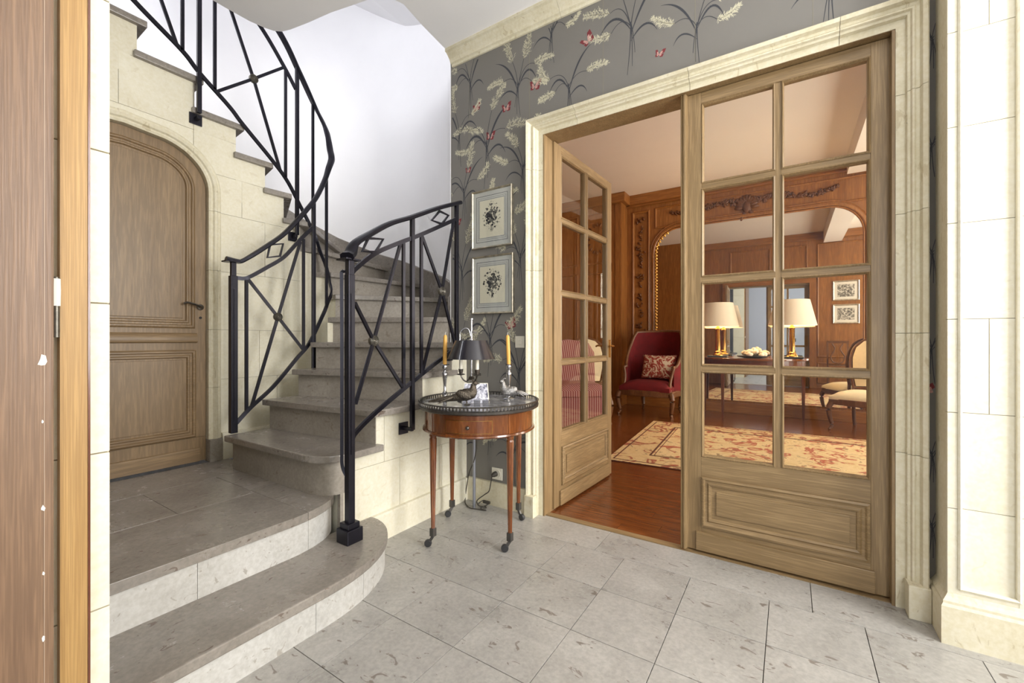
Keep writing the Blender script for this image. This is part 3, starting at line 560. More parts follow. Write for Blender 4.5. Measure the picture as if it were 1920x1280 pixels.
def rail_parts(t, hand, rails, bars, posts, crosses, ros, dias, brackets):
    hp = spl(hand, 8); MB().sweep(hp, HR, scale=[1.12+.55*max(0, 1-i/18) if t is rt else 1.12 for i in range(len(hp))]).build('handrail', 'iron', t, smooth=40)
    for r_ in rails: MB().sweep(spl(r_, 8), FL).build('rail', 'iron', t, smooth=40)
    for (x, y, z0, z1) in bars: MB().box(x-.007, x+.007, y-.0095, y+.0095, z0, z1).build('baluster', 'iron', t)
    for (x, y, z0, z1) in posts: MB().box(x-.011, x+.011, y-.0125, y+.0125, z0, z1).build('post', 'iron', t, bevel=.002)
    for a in crosses: MB().sweep([Vector(p) for p in a], [(-.006,-.0095),(.006,-.0095),(.006,.0095),(-.006,.0095)]).build('cross_bar', 'iron', t)
    for c in ros: disc_x(MB(), c, ROS).build('rosette', 'rosette_brass', t, smooth=50)
    for d in dias: MB().sweep([Vector(p) for p in d], [(-.007,-.006),(.007,-.006),(.007,.006),(-.007,.006)], closed=True, up=(1,0,0)).build('diamond', 'iron', t)
    for (x, y, z, x2) in brackets:
        b_ = MB().box(min(x2, x2+.008), max(x2, x2+.008), y-.036, y+.036, z-.036, z+.036).build('bracket_plate', 'iron', t, bevel=.002)
        MB().box(min(x, x2)+.008, max(x, x2)+.010, y-.010, y+.010, z-.010, z+.010).build('bracket_arm', 'iron', b_)
rt = None
rt = thing('stair_railing', 'black wrought iron railing on the right of the steps, beside the table', 'railing', (-1.845,1.345,.165))
nx, ny = -1.845, 1.345
MB().box(nx-.045, nx+.045, ny-.045, ny+.045, .165, .235).build('newel_base', 'iron', rt, bevel=.004)
MB().box(nx-.034, nx+.034, ny-.034, ny+.034, .235, .262).build('newel_collar', 'iron', rt, bevel=.003)
MB().box(nx-.018, nx+.018, ny-.018, ny+.018, .26, 1.495).build('newel_post', 'iron', rt, bevel=.002)
for s_ in (-1, 1): MB().box(nx-.006, nx+.006, ny+s_*.018-.003, ny+s_*.018+.003, .60, 1.40).box(nx+s_*.018-.003, nx+s_*.018+.003, ny-.006, ny+.006, .60, 1.40).build('newel_fillet', 'iron', rt)
MB().box(nx-.016, nx+.016, ny-.016, ny+.016, 1.494, 1.568).build('newel_neck', 'iron', rt, bevel=.002)
MB().box(nx-.055, nx+.030, ny-.040, ny+.045, 1.566, 1.576).build('newel_cap', 'iron', rt, bevel=.003)
bx0, by0 = -1.876, 1.322
MB().sweep(spl([(nx-.015,ny-.010,1.512),(bx0,by0,1.508),(bx0-.001,by0-.001,1.46),(bx0,by0,1.2),(bx0,by0,.9),(bx0,by0,.62),(bx0,by0,.56),(bx0+.006,by0+.005,.52),(nx-.010,ny-.008,.485)], 6), [(-.006,-.008),(.006,-.008),(.006,.008),(-.006,.008)], up=(0.6,0.8,0)).build('side_bar', 'iron', rt, smooth=40)
rail_parts(rt,
    [(-1.832,1.318,1.582),(-1.848,1.350,1.604),(-1.873,1.396,1.668),(-1.917,1.533,1.754),(-1.932,1.675,1.84),(-1.935,1.842,1.917),(-1.935,2.068,2.029),(-1.935,2.30,2.130)],
    [[(-1.855,1.362,1.500),(-1.876,1.402,1.538),(-1.922,1.561,1.647),(-1.935,1.75,1.744),(-1.935,1.92,1.826),(-1.935,2.266,2.008)],
     [(-1.858,1.366,.655),(-1.879,1.41,.696),(-1.926,1.587,.777),(-1.935,1.82,.897),(-1.935,2.083,1.031),(-1.935,2.266,1.115)]],
    [(-1.935,1.782,.886,1.75),(-1.935,1.929,.96,1.828)],
    [(-1.935,1.853,.62,1.912),(-1.935,2.266,1.05,2.115)],
    [[(-1.935,1.757,1.738),(-1.920,1.552,1.165),(-1.874,1.400,.840)],[(-1.866,1.390,1.36),(-1.920,1.552,1.165),(-1.935,1.773,.890)],[(-1.935,1.934,1.824),(-1.935,2.117,1.493),(-1.935,2.25,1.14)],[(-1.935,2.235,1.985),(-1.935,2.117,1.493),(-1.935,1.940,.975)]],
    [(-1.920,1.552,1.165),(-1.935,2.117,1.493)],
    [[(-1.913,1.509,1.72),(-1.929,1.624,1.739),(-1.923,1.567,1.656),(-1.899,1.461,1.639)],[(-1.935,2.095,2.018),(-1.935,2.181,2.011),(-1.935,2.117,1.938),(-1.935,2.022,1.941)]],
    [(-1.935,1.845,.625,-2.008),(-1.935,2.266,1.06,-2.008)])
lt = thing('stair_railing', 'black wrought iron railing curving up the inner side of the stairs', 'railing', (-3.026,1.331,.567))
nx, ny = -3.026, 1.331
MB().box(nx-.020, nx+.020, ny-.020, ny+.020, .567, 1.585).build('newel_post', 'iron', lt, bevel=.002)
MB().box(nx+.018, nx+.024, ny-.005, ny+.005, .65, 1.50).build('newel_fillet', 'iron', lt)
MB().box(nx-.014, nx+.014, ny-.014, ny+.014, 1.583, 1.672).build('newel_neck', 'iron', lt, bevel=.002)
MB().box(nx-.035, nx+.035, ny-.055, ny+.030, 1.670, 1.680).build('newel_cap', 'iron', lt, bevel=.003)
UX = -3.23
rail_parts(lt,
    [(-3.029,1.29,1.692),(-3.023,1.35,1.684),(-3.021,1.38,1.688),(-3.012,1.432,1.728),(-3.01,1.534,1.814),(-3.01,1.645,1.914),(-3.01,1.742,2.031),(-3.01,1.824,2.139),(-3.01,1.898,2.249),(-3.01,1.964,2.391),(-3.017,2.008,2.51),(-3.05,2.056,2.61),(-3.102,2.078,2.703),(-3.132,2.079,2.818),(-3.167,2.069,2.914),(-3.219,2.018,3.062),(UX,1.895,3.273),(UX,1.745,3.488),(UX,1.45,3.75),(UX,1.1,4.0)],
    [[(-3.023,1.345,1.574),(-3.017,1.394,1.575),(-3.012,1.437,1.597),(-3.01,1.531,1.664),(-3.01,1.652,1.757),(-3.01,1.77,1.901),(-3.01,1.876,2.02)],
     [(-3.022,1.345,.625),(-3.012,1.432,.72),(-3.01,1.58,.847),(-3.01,1.75,1.038),(-3.01,1.845,1.146),(-3.01,1.956,1.363),(-3.013,1.996,1.452),(-3.055,2.059,1.545),(-3.11,2.08,1.631),(-3.135,2.079,1.715),(-3.160,2.072,1.79),(-3.190,2.052,1.88),(-3.219,2.018,2.019),(UX,1.891,2.245),(UX,1.796,2.393),(UX,1.685,2.508),(UX,1.482,2.689),(UX,1.397,2.773),(UX,1.218,2.914),(UX,1.122,3.006),(UX,.878,3.17),(UX,.55,3.42)],
     [(UX,1.869,3.122),(UX,1.776,3.251),(UX,1.603,3.451),(UX,1.35,3.66)]],
    [(-3.016,1.407,.695,1.576),(-3.01,1.799,1.10,1.914),(-3.011,1.986,1.43,2.455),(UX,1.787,2.40,3.235),(-3.224,2.006,2.03,3.08),(UX,1.308,2.845,3.75),(UX,1.126,3.0,3.95)],
    [(-3.01,1.879,.84,2.228),(UX,1.878,1.99,3.295),(UX,1.218,2.65,3.93)],
    [[(-3.015,1.415,1.575),(-3.01,1.611,1.331),(-3.01,1.795,1.10)],[(-3.01,1.775,1.89),(-3.01,1.611,1.331),(-3.012,1.437,.725)],[(UX,1.40,3.46),(UX,1.555,3.045),(UX,1.75,2.44)],[(UX,1.327,2.845),(UX,1.555,3.045),(UX,1.78,3.25)],[(UX,.93,3.50),(UX,1.10,3.015)]],
    [(-3.01,1.611,1.331),(UX,1.555,3.045)],
    [[(-3.01,1.557,1.827),(-3.01,1.647,1.85),(-3.01,1.626,1.76),(-3.01,1.539,1.736)]],
    [(UX,1.215,2.62,-3.278),(UX,1.868,1.98,-3.278),(-3.01,1.879,.86,-2.99)])
# ================================================================== DOORS
# --- small arched oak door under the stairs
d1 = tag(thing('door_1', 'small arched oak door under the stairs', 'door', (-3.30,DC,.36)), kind='structure'); del d1['category']
dp = archpath(-0.003, z0=.362)
MB().prism(dp, -3.345, -3.312, 'x').build('door_leaf', 'oak_door', d1)
def offpath(g):                                   # arched upper panel outline, g inside the leaf edge
    p = archpath(-g, z0=1.245); return p
PM = [(0,0),(0,.004),(-.010,.012),(-.018,.012),(-.024,.004),(-.034,.004),(-.040,.009),(-.048,.009),(-.054,.0),(-.054,-.004),(0,-.004)]
up = offpath(.066); up_c = up
MB().frame(up_c, PM, WX(-3.312), closed=True).build('upper_panel_moulding', 'oak_door', d1, smooth=25)
MB().prism(archpath(-.135, z0=1.31), -3.313, -3.306, 'x').build('upper_panel', 'oak_door', d1, bevel=.003)
MB().frame([(.48,.525),(.48,1.105),(1.23,1.105),(1.23,.525)], PM, WX(-3.312), closed=True).build('lower_panel_moulding', 'oak_door_across', d1, smooth=25)
MB().prism([(.55,.592),(.55,1.040),(1.158,1.040),(1.158,.592)], -3.313, -3.306, 'x').build('lower_panel', 'oak_door', d1, bevel=.003)
MB().prism([(-3.312,1.150),(-3.296,1.155),(-3.290,1.172),(-3.296,1.190),(-3.300,1.205),(-3.312,1.215)], .425, 1.235, 'y').build('lock_rail_moulding', 'oak_door_across', d1, smooth=40)
MB().prism([(-3.312,.362),(-3.302,.362),(-3.302,.440),(-3.306,.448),(-3.312,.452)], .425, 1.250, 'y').build('kick_board', 'oak_door_across', d1)
lh = MB().sweep(spl([(-3.312,1.252,1.388),(-3.285,1.250,1.388),(-3.268,1.236,1.392),(-3.264,1.20,1.405),(-3.264,1.165,1.412),(-3.268,1.148,1.404)], 6), [(.009*math.cos(k*math.pi/4), .007*math.sin(k*math.pi/4)) for k in range(8)]).build('lever_handle', 'pewter', d1, smooth=50)
disc_x(MB(), (-3.310,1.254,1.388), [(.020,-.002),(.020,.004),(.014,.008)]).build('rose', 'pewter', lh, smooth=40)
disc_x(MB(), (-3.311,1.256,1.318), [(.008,-.001),(.008,.004),(.003,.004)]).build('keyhole', 'dark', d1)
# --- french door leaves: stiles, rails, muntins, panes, raised panel, kick board
def leaf(door, w, mp, side, mats, sl=.072, sr=.076, h0=.012, h1=2.53, rot=None):
    t = .021
    def bx(u0, u1, v0, v1, d0, d1_, name, mat_, par=door, bev=.002):
        pts = [mp(u, v, d) for d in (d0, d1_) for u, v in ((u0,v0),(u1,v0),(u1,v1),(u0,v1))]
        return MB().add(pts, [(0,1,2,3),(7,6,5,4),(0,4,5,1),(1,5,6,2),(2,6,7,3),(3,7,4,0)]).build(name, mat_, par, bevel=bev)
    V, A = mats
    bx(0, sl, h0, h1, -t, t, 'stile', V); bx(w-sr, w, h0, h1, -t, t, 'stile', V)
    bx(sl, w-sr, 2.470, h1, -t, t, 'top_rail', A); bx(sl, w-sr, h0, .525, -t, t, 'bottom_rail', A)
    uc = (sl + w - sr)/2; zc = [.525, 1.013, 1.500, 2.015, 2.470]
    MU = [(-.013,-.016),(.013,-.016),(.015,-.010),(.011,.0),(.015,.010),(.013,.016),(-.013,.016),(-.015,.010),(-.011,0),(-.015,-.010)]
    mb = MB().add([mp(uc+a, v, b) for v in (.525, 2.47) for a, b in MU], [tuple(range(10))[::-1], tuple(range(10,20))] + [(i, (i+1) % 10, 10+(i+1) % 10, 10+i) for i in range(10)]); mb.build('muntin', V, door)
    for z in zc[1:4]:
        for ua, ub in ((sl, uc-.012), (uc+.012, w-sr)):
            MB().add([mp(u, z+a, b) for u in (ua, ub) for a, b in MU], [tuple(range(10))[::-1], tuple(range(10,20))] + [(i, (i+1) % 10, 10+(i+1) % 10, 10+i) for i in range(10)]).build('glazing_bar', A, door)
    BD = [(0,-.020),(0,.020),(-.006,.024),(-.012,.014),(-.012,-.014),(-.006,-.024)]
    for c, (ua, ub) in enumerate(((sl, uc-.013), (uc+.013, w-sr))):
        for r_ in range(4):
            za, zb = zc[r_]+(.013 if r_ else 0), zc[r_+1]-(.013 if r_ < 3 else 0)
            pn = bx(ua, ub, za, zb, -.002, .002, 'pane', 'pane_glass', bev=0)
            MB().frame([(ua,za),(ua,zb),(ub,zb),(ub,za)], BD, mp, closed=True).build('glazing_bead', V, pn)
    FM = [(0,t-.001),(0,t+.012),(-.010,t+.016),(-.018,t+.006),(-.028,t+.003),(-.036,t+.010),(-.046,t+.006),(-.052,t-.004)]
    for sg in (1, -1):
        f = [(o, d*sg) for o, d in FM]; MB().frame([(sl+.004,.150),(sl+.004,.420),(w-sr-.004,.420),(w-sr-.004,.150)], f, mp, closed=True).build('panel_moulding', A, door, smooth=30)
        bx(sl+.075, w-sr-.075, .222, .350, sg*(t-.002), sg*(t+.007), 'raised_panel', A, bev=.004)
        bx(sl-.025, w-sr+.015, h0+.004, .118, sg*t, sg*(t+.014), 'kick_board', A, bev=.004)
    return bx
d2 = tag(thing('door_2', 'closed right leaf of the glazed french doors', 'door', (-.05,2.555,0)), kind='structure'); del d2['category']
m2 = lambda u, v, d: (-.482+u, 2.555-d, v)
bx_ = leaf(d2, .868, m2, 1, ('oak_limed', 'oak_limed_across'))
MB().prism([(-.515,2.530),(-.512,2.512),(-.506,2.508),(-.502,2.514),(-.496,2.506),(-.488,2.506),(-.484,2.512),(-.480,2.534)], .012, 2.532).build('cover_strip', 'oak_limed', d2)
d3 = tag(thing('door_3', 'left leaf of the french doors standing open into the salon', 'door', (-1.385,2.60,0)), kind='structure'); del d3['category']
hx, hy, ex, ey = -1.385, 2.605, -1.336, 3.585; ln = math.hypot(ex-hx, ey-hy); ux, uy = (ex-hx)/ln, (ey-hy)/ln
m3 = lambda u, v, d: (hx + ux*u + uy*d + .012, hy + uy*u - ux*d, v)
leaf(d3, ln, m3, 1, ('oak_limed', 'oak_limed_across_y'), sl=.095, sr=.085)
for sg in (1, -1):
    a = [m3(ln-.042, 1.118, sg*.02), m3(ln-.042, 1.118, sg*.055), m3(ln-.055, 1.118, sg*.062), m3(ln-.10, 1.122, sg*.062), m3(ln-.135, 1.115, sg*.060)]
    MB().tube(spl(a, 5), .008, 8).build('lever_handle', 'brass', d3, smooth=50)
    MB().add([m3(ln-.042+u, v, sg*d) for d in (.020,.026) for u, v in ((-.015,1.02),(.015,1.02),(.015,1.17),(-.015,1.17))], [(0,1,2,3),(7,6,5,4),(0,4,5,1),(1,5,6,2),(2,6,7,3),(3,7,4,0)]).build('handle_plate', 'brass', d3)
for z in (.28, 1.20, 2.15): MB().lathe([(.007,-.05),(.007,.05)], 10, (hx-.004, hy-.024, z)).build('hinge', 'brass', d3, smooth=40)
struct('trim_6', MB().box(-1.377,-1.366,2.49,2.66,0,2.535).box(.376,.387,2.49,2.66,0,2.535).box(-1.377,.387,2.49,2.66,2.533,2.545), 'oak_limed', 'oak lining of the french door opening')
# --- entrance opening at the photographer's left: stone jamb, pine frame, open door leaf
ent = struct('wall_entrance', MB().box(-1.50, -1.206, -1.65, .288, 0, HZ), 'joint', 'cream stone wall end at the left edge of the view')
blocks(rect(-1.0,.2905,0,HZ), [0,.30,.612,.935,1.246,1.562,1.88,2.2,2.55,2.9,HZ], [[-1.0,.5]], -1.21, -1.200, 'x', 'stone_block', 'cream_stone', ent, bev=.002)
for za, zb in ((0,.612),(.612,1.246),(1.246,1.88),(1.88,2.55),(2.55,HZ)): MB().box(-1.5, -1.21, .286, .2912, za+.001, zb-.001).build('stone_block', 'cream_stone', ent)
jb = struct('trim_7', MB().box(-1.200, -1.180, .2135, .2535, 0, HZ-.05), 'pine_jamb', 'yellowish pine door jamb at the left edge of the view')
MB().box(-1.182, -1.178, .2525, .2560, 0, HZ-.05).build('jamb_edge', 'mahogany_dark', jb)
d4 = tag(thing('door_4', 'brown wooden entrance door leaf folded open at the left edge', 'door', (-1.19,-.3,0)), kind='structure'); del d4['category']
MB().box(-1.199, -1.152, -.75, .2010, .01, 3.0).build('door_leaf', 'entrance_wood', d4, bevel=.004)
MB().box(-1.1535, -1.1512, .1878, .1888, .01, 3.0).build('edge_bead', 'edge_wood', d4)
hg = MB().lathe([(.0055,-.06),(.0055,.055)], 10, (-1.176, .2075, 1.235)).build('hinge', 'rosette_brass', d4, smooth=40)
MB().lathe([(.0062,.0),(.0066,.03),(.0062,.052)], 10, (-1.176, .2075, 1.235)).build('paint_chip', 'old_paint', hg)
rn = random.Random(5)
for (y_, z_, s_) in ((.186,1.13,.012),(.187,.86,.006),(.187,.62,.005),(.186,1.02,.004),(.187,.74,.004)):
    pts = [(y_+s_*.55*rn.uniform(.5,1.1)*math.cos(k*.9), z_+s_*rn.uniform(.5,1.2)*math.sin(k*.9)) for k in range(7)]
    MB().prism(pts, -1.1522, -1.1510, 'x').build('paint_chip', 'old_paint', d4)
# ================================================================== HALL OBJECTS
# --- round bouillotte table
TX, TY = -1.586, 2.067
tb = thing('bouillotte_table', 'round mahogany table with a black marble top, pierced metal gallery and casters', 'table', (TX,TY,0))
C0 = (TX, TY, 0)
MB().lathe([(.30,.655),(.325,.655),(.325,.772),(.30,.772)], 64, C0, ring=True).build('apron', 'mahogany', tb, smooth=40)
MB().lathe([(.315,.640),(.330,.640),(.338,.647),(.336,.656),(.322,.660)], 64, C0, ring=True).build('apron_moulding', 'mahogany', tb, smooth=40)
MB().lathe([(.30,.770),(.350,.768),(.360,.774),(.362,.788),(.356,.792),(.30,.792)], 64, C0, ring=True).build('rim', 'gallery_metal', tb, smooth=40)
MB().lathe([(.01,.786),(.350,.786),(.350,.7945),(.01,.7945)], 64, C0).build('marble_top', 'black_marble', tb, smooth=30)
gal = MB().lathe([(.353,.808),(.362,.808),(.363,.813),(.358,.816),(.353,.813)], 96, C0, ring=True)
for i in range(110):
    a = 2*math.pi*i/110; x, y = TX+.3575*math.cos(a), TY+.3575*math.sin(a); dx, dy = -math.sin(a)*.0042, math.cos(a)*.0042; ex_, ey_ = math.cos(a)*.0018, math.sin(a)*.0018
    gal.add([(x-dx-ex_,y-dy-ey_,.791),(x+dx-ex_,y+dy-ey_,.791),(x+dx+ex_,y+dy+ey_,.791),(x-dx+ex_,y-dy+ey_,.791),(x-dx-ex_,y-dy-ey_,.809),(x+dx-ex_,y+dy-ey_,.809),(x+dx+ex_,y+dy+ey_,.809),(x-dx+ex_,y-dy+ey_,.809)], [(0,1,5,4),(1,2,6,5),(2,3,7,6),(3,0,4,7)])
gal.build('gallery', 'gallery_metal', tb)
def curved(r0, r1, a0, a1, z0, z1, n=16):
    po = [(TX+r1*math.cos(R(a0+(a1-a0)*i/n)), TY+r1*math.sin(R(a0+(a1-a0)*i/n))) for i in range(n+1)]; pi_ = [(TX+r0*math.cos(R(a0+(a1-a0)*i/n)), TY+r0*math.sin(R(a0+(a1-a0)*i/n))) for i in range(n+1)]
    return MB().prism(po + pi_[::-1], z0, z1)
dr = curved(.322,.3285,-86,-40,.668,.738).build('drawer', 'mahogany', tb)
for (a0, a1, z0, z1) in ((-86,-40,.736,.738),(-86,-40,.668,.670),(-86,-85.6,.668,.738),(-40.4,-40,.668,.738)): curved(.327,.3292,a0,a1,z0,z1).build('inlay_line', 'brass', dr)
ka = R(-63); MB().ball((TX+.338*math.cos(ka), TY+.338*math.sin(ka), .702), .0105, 14, 10).build('knob', 'pewter', dr, smooth=50)
for li, a in enumerate((-110,-19,163,71)):
    cx_, cy_ = TX+.308*math.cos(R(a)), TY+.308*math.sin(R(a))
    curved(.318,.3275,a-4.2,a+4.2,.645,.770,6).build('corner_block', 'mahogany', tb)
    mb = MB(); vs_ = []; fs_ = []; N = 24
    for z, r_ in ((.650,.021),(.630,.022),(.620,.019),(.610,.0215),(.36,.0165),(.115,.0115),(.10,.0125)):
        for i in range(N): q = r_*(1.0 if (i % 3 or z > .60) else .86); vs_.append((cx_+q*math.cos(2*math.pi*i/N), cy_+q*math.sin(2*math.pi*i/N), z))
    for b in range(6):
        for i in range(N): fs_.append((b*N+i, b*N+(i+1) % N, (b+1)*N+(i+1) % N, (b+1)*N+i))
    lg = mb.add(vs_, fs_ + [tuple(range(N)), tuple(range(6*N, 7*N))]).build('leg', 'mahogany', tb)
    ca = R((-150, -150, -120, -10)[li]); ox, oy = .022*math.cos(ca), .022*math.sin(ca)
    MB().box(cx_-.014, cx_+.014, cy_-.014, cy_+.014, .062, .108).build('caster_cup', 'caster_metal', lg, bevel=.002)
    MB().bar((cx_,cy_,.062), (cx_+ox,cy_+oy,.026), .012, .016).build('caster_fork', 'caster_metal', lg)
    mb = MB(); ax = Vector((-math.sin(ca), math.cos(ca), 0)); uu = Vector((math.cos(ca), math.sin(ca), 0)); c_ = Vector((cx_+ox*1.3, cy_+oy*1.3, .021)); n = 18; vs_ = []
    for d, r_ in ((-.010,.010),(-.010,.019),(-.006,.021),(.006,.021),(.010,.019),(.010,.010)):
        vs_ += [c_+ax*d+uu*(r_*math.cos(2*math.pi*i/n))+Vector((0,0,r_*math.sin(2*math.pi*i/n))) for i in range(n)]
    mb.add(vs_, [(b*n+i, b*n+(i+1) % n, (b+1)*n+(i+1) % n, (b+1)*n+i) for b in range(5) for i in range(n)] + [tuple(range(n)), tuple(range(5*n, 6*n))]).build('caster_wheel', 'rubber', lg, smooth=40)
ZT_ = .7945
# --- bouillotte lamp
LX, LY = -1.660, 2.085
lp = thing('bouillotte_lamp', 'small table lamp with a black metal shade over ivory candle lights', 'lamp', (LX,LY,ZT_)); LC = (LX, LY, ZT_)
MB().lathe([(.002,0),(.085,0),(.088,.006),(.080,.012),(.050,.016),(.026,.030),(.014,.048),(.012,.060),(.002,.060)], 32, LC).build('base', 'pewter', lp, smooth=50)
MB().lathe([(.006,.055),(.006,.50),(.012,.502),(.012,.508),(.003,.510)], 12, LC).build('stem', 'silver', lp, smooth=50)
MB().lathe([(.002,.125),(.016,.128),(.020,.138),(.012,.150),(.002,.150)], 16, LC).build('arm_hub', 'pewter', lp, smooth=50)
for a in (-150, -20, 95):
    c_, s_ = math.cos(R(a)), math.sin(R(a)); am = MB().tube(spl([(LX+r_*c_, LY+r_*s_, ZT_+z) for r_, z in ((.012,.138),(.030,.118),(.048,.125),(.062,.145),(.066,.160))], 5), .0045, 8).build('arm', 'pewter', lp, smooth=50)
    q = (LX+.066*c_, LY+.066*s_, ZT_+.155)
    MB().lathe([(.004,0),(.024,.004),(.026,.008),(.010,.012),(.014,.026),(.016,.040),(.010,.040)], 18, q).build('candle_cup', 'pewter', am, smooth=50)
    MB().lathe([(.0115,.036),(.0110,.135),(.002,.137)], 14, q).build('candle_light', 'wax_ivory', am, smooth=50)
MB().lathe([(.148,.258),(.100,.372),(.097,.372),(.145,.258)], 48, LC, ring=True).build('shade', 'tole', lp, smooth=40)
sh = MB()
for k in range(3): a = R(20+120*k); sh.bar((LX,LY,ZT_+.368), (LX+.098*math.cos(a), LY+.098*math.sin(a), ZT_+.368), .004)
sh.build('shade_spider', 'pewter', lp)
MB().lathe([(.004,.372),(.016,.374),(.012,.384),(.004,.386)], 14, LC).build('shade_collar', 'silver', lp, smooth=50)
MB().bar((LX+.006,LY,ZT_+.425), (LX+.030,LY+.016,ZT_+.420), .007, .012).build('thumb_screw', 'pewter', lp)
MB().tube(spl([(LX-.060,LY-.040,ZT_+.372),(LX-.058,LY-.038,ZT_+.420),(LX-.035,LY-.024,ZT_+.446),(LX-.014,LY-.010,ZT_+.440),(LX-.004,LY-.004,ZT_+.400)], 6), .0045, 8).build('carrying_loop', 'silver', lp, smooth=50)
# --- candlesticks with yellow tapers
cs = thing('candlestick', 'silver candlestick left of the black lamp', 'candlestick', (-1.835,2.035,ZT_), group='silver candlesticks on the round table', local=True)
MB().lathe([(.002,0),(.040,0),(.041,.004),(.034,.010),(.018,.016),(.011,.024),(.012,.036),(.016,.042),(.009,.050),(.009,.090),(.012,.120),(.016,.150),(.018,.166),(.012,.172),(.009,.180),(.013,.190),(.016,.200),(.014,.214),(.002,.214)], 24).build('stem', 'silver', cs, smooth=60)
MB().lathe([(.012,.212),(.027,.214),(.030,.220),(.027,.222),(.013,.219)], 24).build('drip_pan', 'silver', cs, smooth=50)
cs2 = copy_tree(cs, (-1.505,2.272,ZT_), label='silver candlestick right of the black lamp, behind a pheasant')
for loc, lean, lab in (((-1.835,2.035,ZT_+.2145), .02, 'yellow taper candle left of the black lamp'), ((-1.505,2.272,ZT_+.2145), -.05, 'yellow taper candle right of the black lamp')):
    cd = thing('candle', lab, 'candle', loc, group='yellow tapers on the round table', local=True)
    MB().lathe([(.0105,0),(.0125,.01),(.0130,.10),(.0120,.178),(.0085,.190),(.003,.193)], 16).build('wax', 'wax_yellow', cd, smooth=60)
    MB().tube([(0,0,.190),(.001,0,.203),(.004,.001,.210)], .0016, 6).build('wick', 'old_paint', cd)
    cd.rotation_euler = (0, lean, 0)
# --- silver pheasants
def pheasant(name, label, loc, rz, spine, rad, head, legs, mat_='pheasant_silver', tail=.2):
    p = thing(name, label, 'figurine', loc, rz, 'silver pheasants on the round table', local=True)
    sp_ = spl(spine, 6); rr = []
    for i in range(len(sp_)):
        f = i/6; k = min(int(f), len(rad)-2); t = f-k; rr.append(rad[k]+(rad[k+1]-rad[k])*t)
    MB().tube(sp_, rr, 14).build('body', mat_, p, smooth=60)
    h_ = MB().ball(head, (.016,.013,.014), 12, 8); hx_ = 1 if head[0] > spine[-2][0] - 1 else -1
    h_.lathe([(.005,0),(.001,.018)], 8, (0,0,0)); n0 = len(h_.v)-16
    for i in range(n0, len(h_.v)): x, y, z = h_.v[i]; h_.v[i] = (head[0]+.012+z, head[1]+y, head[2]-.002+x)
    h_.build('head', mat_, p, smooth=60)
    for q_ in (-2,-1,0,1,2):
        x0_, x1_ = spine[2][0], spine[0][0]+abs(q_)*.03*tail/.2; z0_, z1_ = spine[2][2]+.006, spine[0][2]+.004
        MB().tube(spl([(x0_,q_*.004,z0_),((x0_+x1_)/2,q_*.011,(z0_+z1_)/2+.004-abs(q_)*.003),(x1_,q_*.017,z1_-abs(q_)*.003)], 4), [.006,.0075,.0085,.0085,.008,.007,.006,.0045,.0015], 8).build('tail_feather', mat_, p, smooth=60)
    MB().tube(spl([(head[0]-.004,head[1],head[2]+.010),(head[0]-.018,head[1],head[2]+.020),(head[0]-.026,head[1],head[2]+.016)], 3), [.004,.004,.0035,.003,.002,.0015,.001], 6).build('crest', mat_, p)
    for s_ in (-1, 1):
        MB().ball((spine[3][0]-.005, s_*rad[3]*.78, spine[3][2]+.002), (.045,.010,.022), 12, 8, rot=Matrix.Rotation(.35, 3, 'Y')).build('wing', mat_, p, smooth=60)
        x = legs; MB().tube([(x,s_*.012,spine[3][2]-.02),(x+.004,s_*.014,.012),(x-.002,s_*.015,.002)], .003, 6).tube([(x-.012,s_*.015,.0025),(x+.022,s_*.016,.0025)], .0025, 6).build('leg', mat_, p)
    return p
pheasant('pheasant_figurine', 'silver pheasant with a long tail stretched to the left', (-1.552,1.914,ZT_), R(33), [(-.225,0,.018),(-.14,0,.030),(-.07,0,.046),(-.015,0,.060),(.022,0,.072),(.032,0,.098),(.034,0,.118),(.040,0,.124)], [.003,.010,.022,.036,.034,.019,.013,.008], (.042,0,.126), -.008, 'pheasant_dark', .2)
pheasant('pheasant_figurine', 'small silver pheasant at the right of the table top, tail to the right', (-1.440,2.165,ZT_), R(213), [(-.125,0,.040),(-.085,0,.052),(-.045,0,.058),(-.008,0,.062),(.018,0,.072),(.028,0,.098),(.030,0,.116),(.036,0,.120)], [.003,.009,.018,.030,.029,.017,.012,.008], (.038,0,.122), -.004, 'pheasant_silver', .1)
# --- photograph block and two small silver boxes
pc = thing('photo_block', 'glossy grey photograph block standing among the silver pheasants', 'photograph', (-1.562,2.000,ZT_), R(33), local=True)
def tiltbox(mb, w, h_, d0, d1, lean=.30): return mb.add([(x, d+z*lean, z+.001) for d in (d0, d1) for x, z in ((-w/2,0),(w/2,0),(w/2*.86,h_),(-w/2*.86,h_))], [(0,1,2,3),(7,6,5,4),(0,4,5,1),(1,5,6,2),(2,6,7,3),(3,7,4,0)])
tiltbox(MB(), .165, .115, 0, .012).build('block', 'plastic_white', pc, bevel=.001); tiltbox(MB(), .155, .112, -.0015, .0).build('print', 'photo_print', pc)
for loc, lab in (((-1.500,1.936,ZT_), 'small silver box next to the larger pheasant'), ((-1.457,1.962,ZT_), 'small silver box at the right of its twin')):
    b_ = thing('trinket_box', lab, 'box', loc, R(33), 'small silver boxes on the round table', local=True)
    MB().box(-.018,.018,-.014,.014,0,.024).build('body', 'silver', b_, bevel=.002); MB().box(-.0195,.0195,-.0155,.0155,.0235,.034).build('lid', 'silver', b_, bevel=.003)
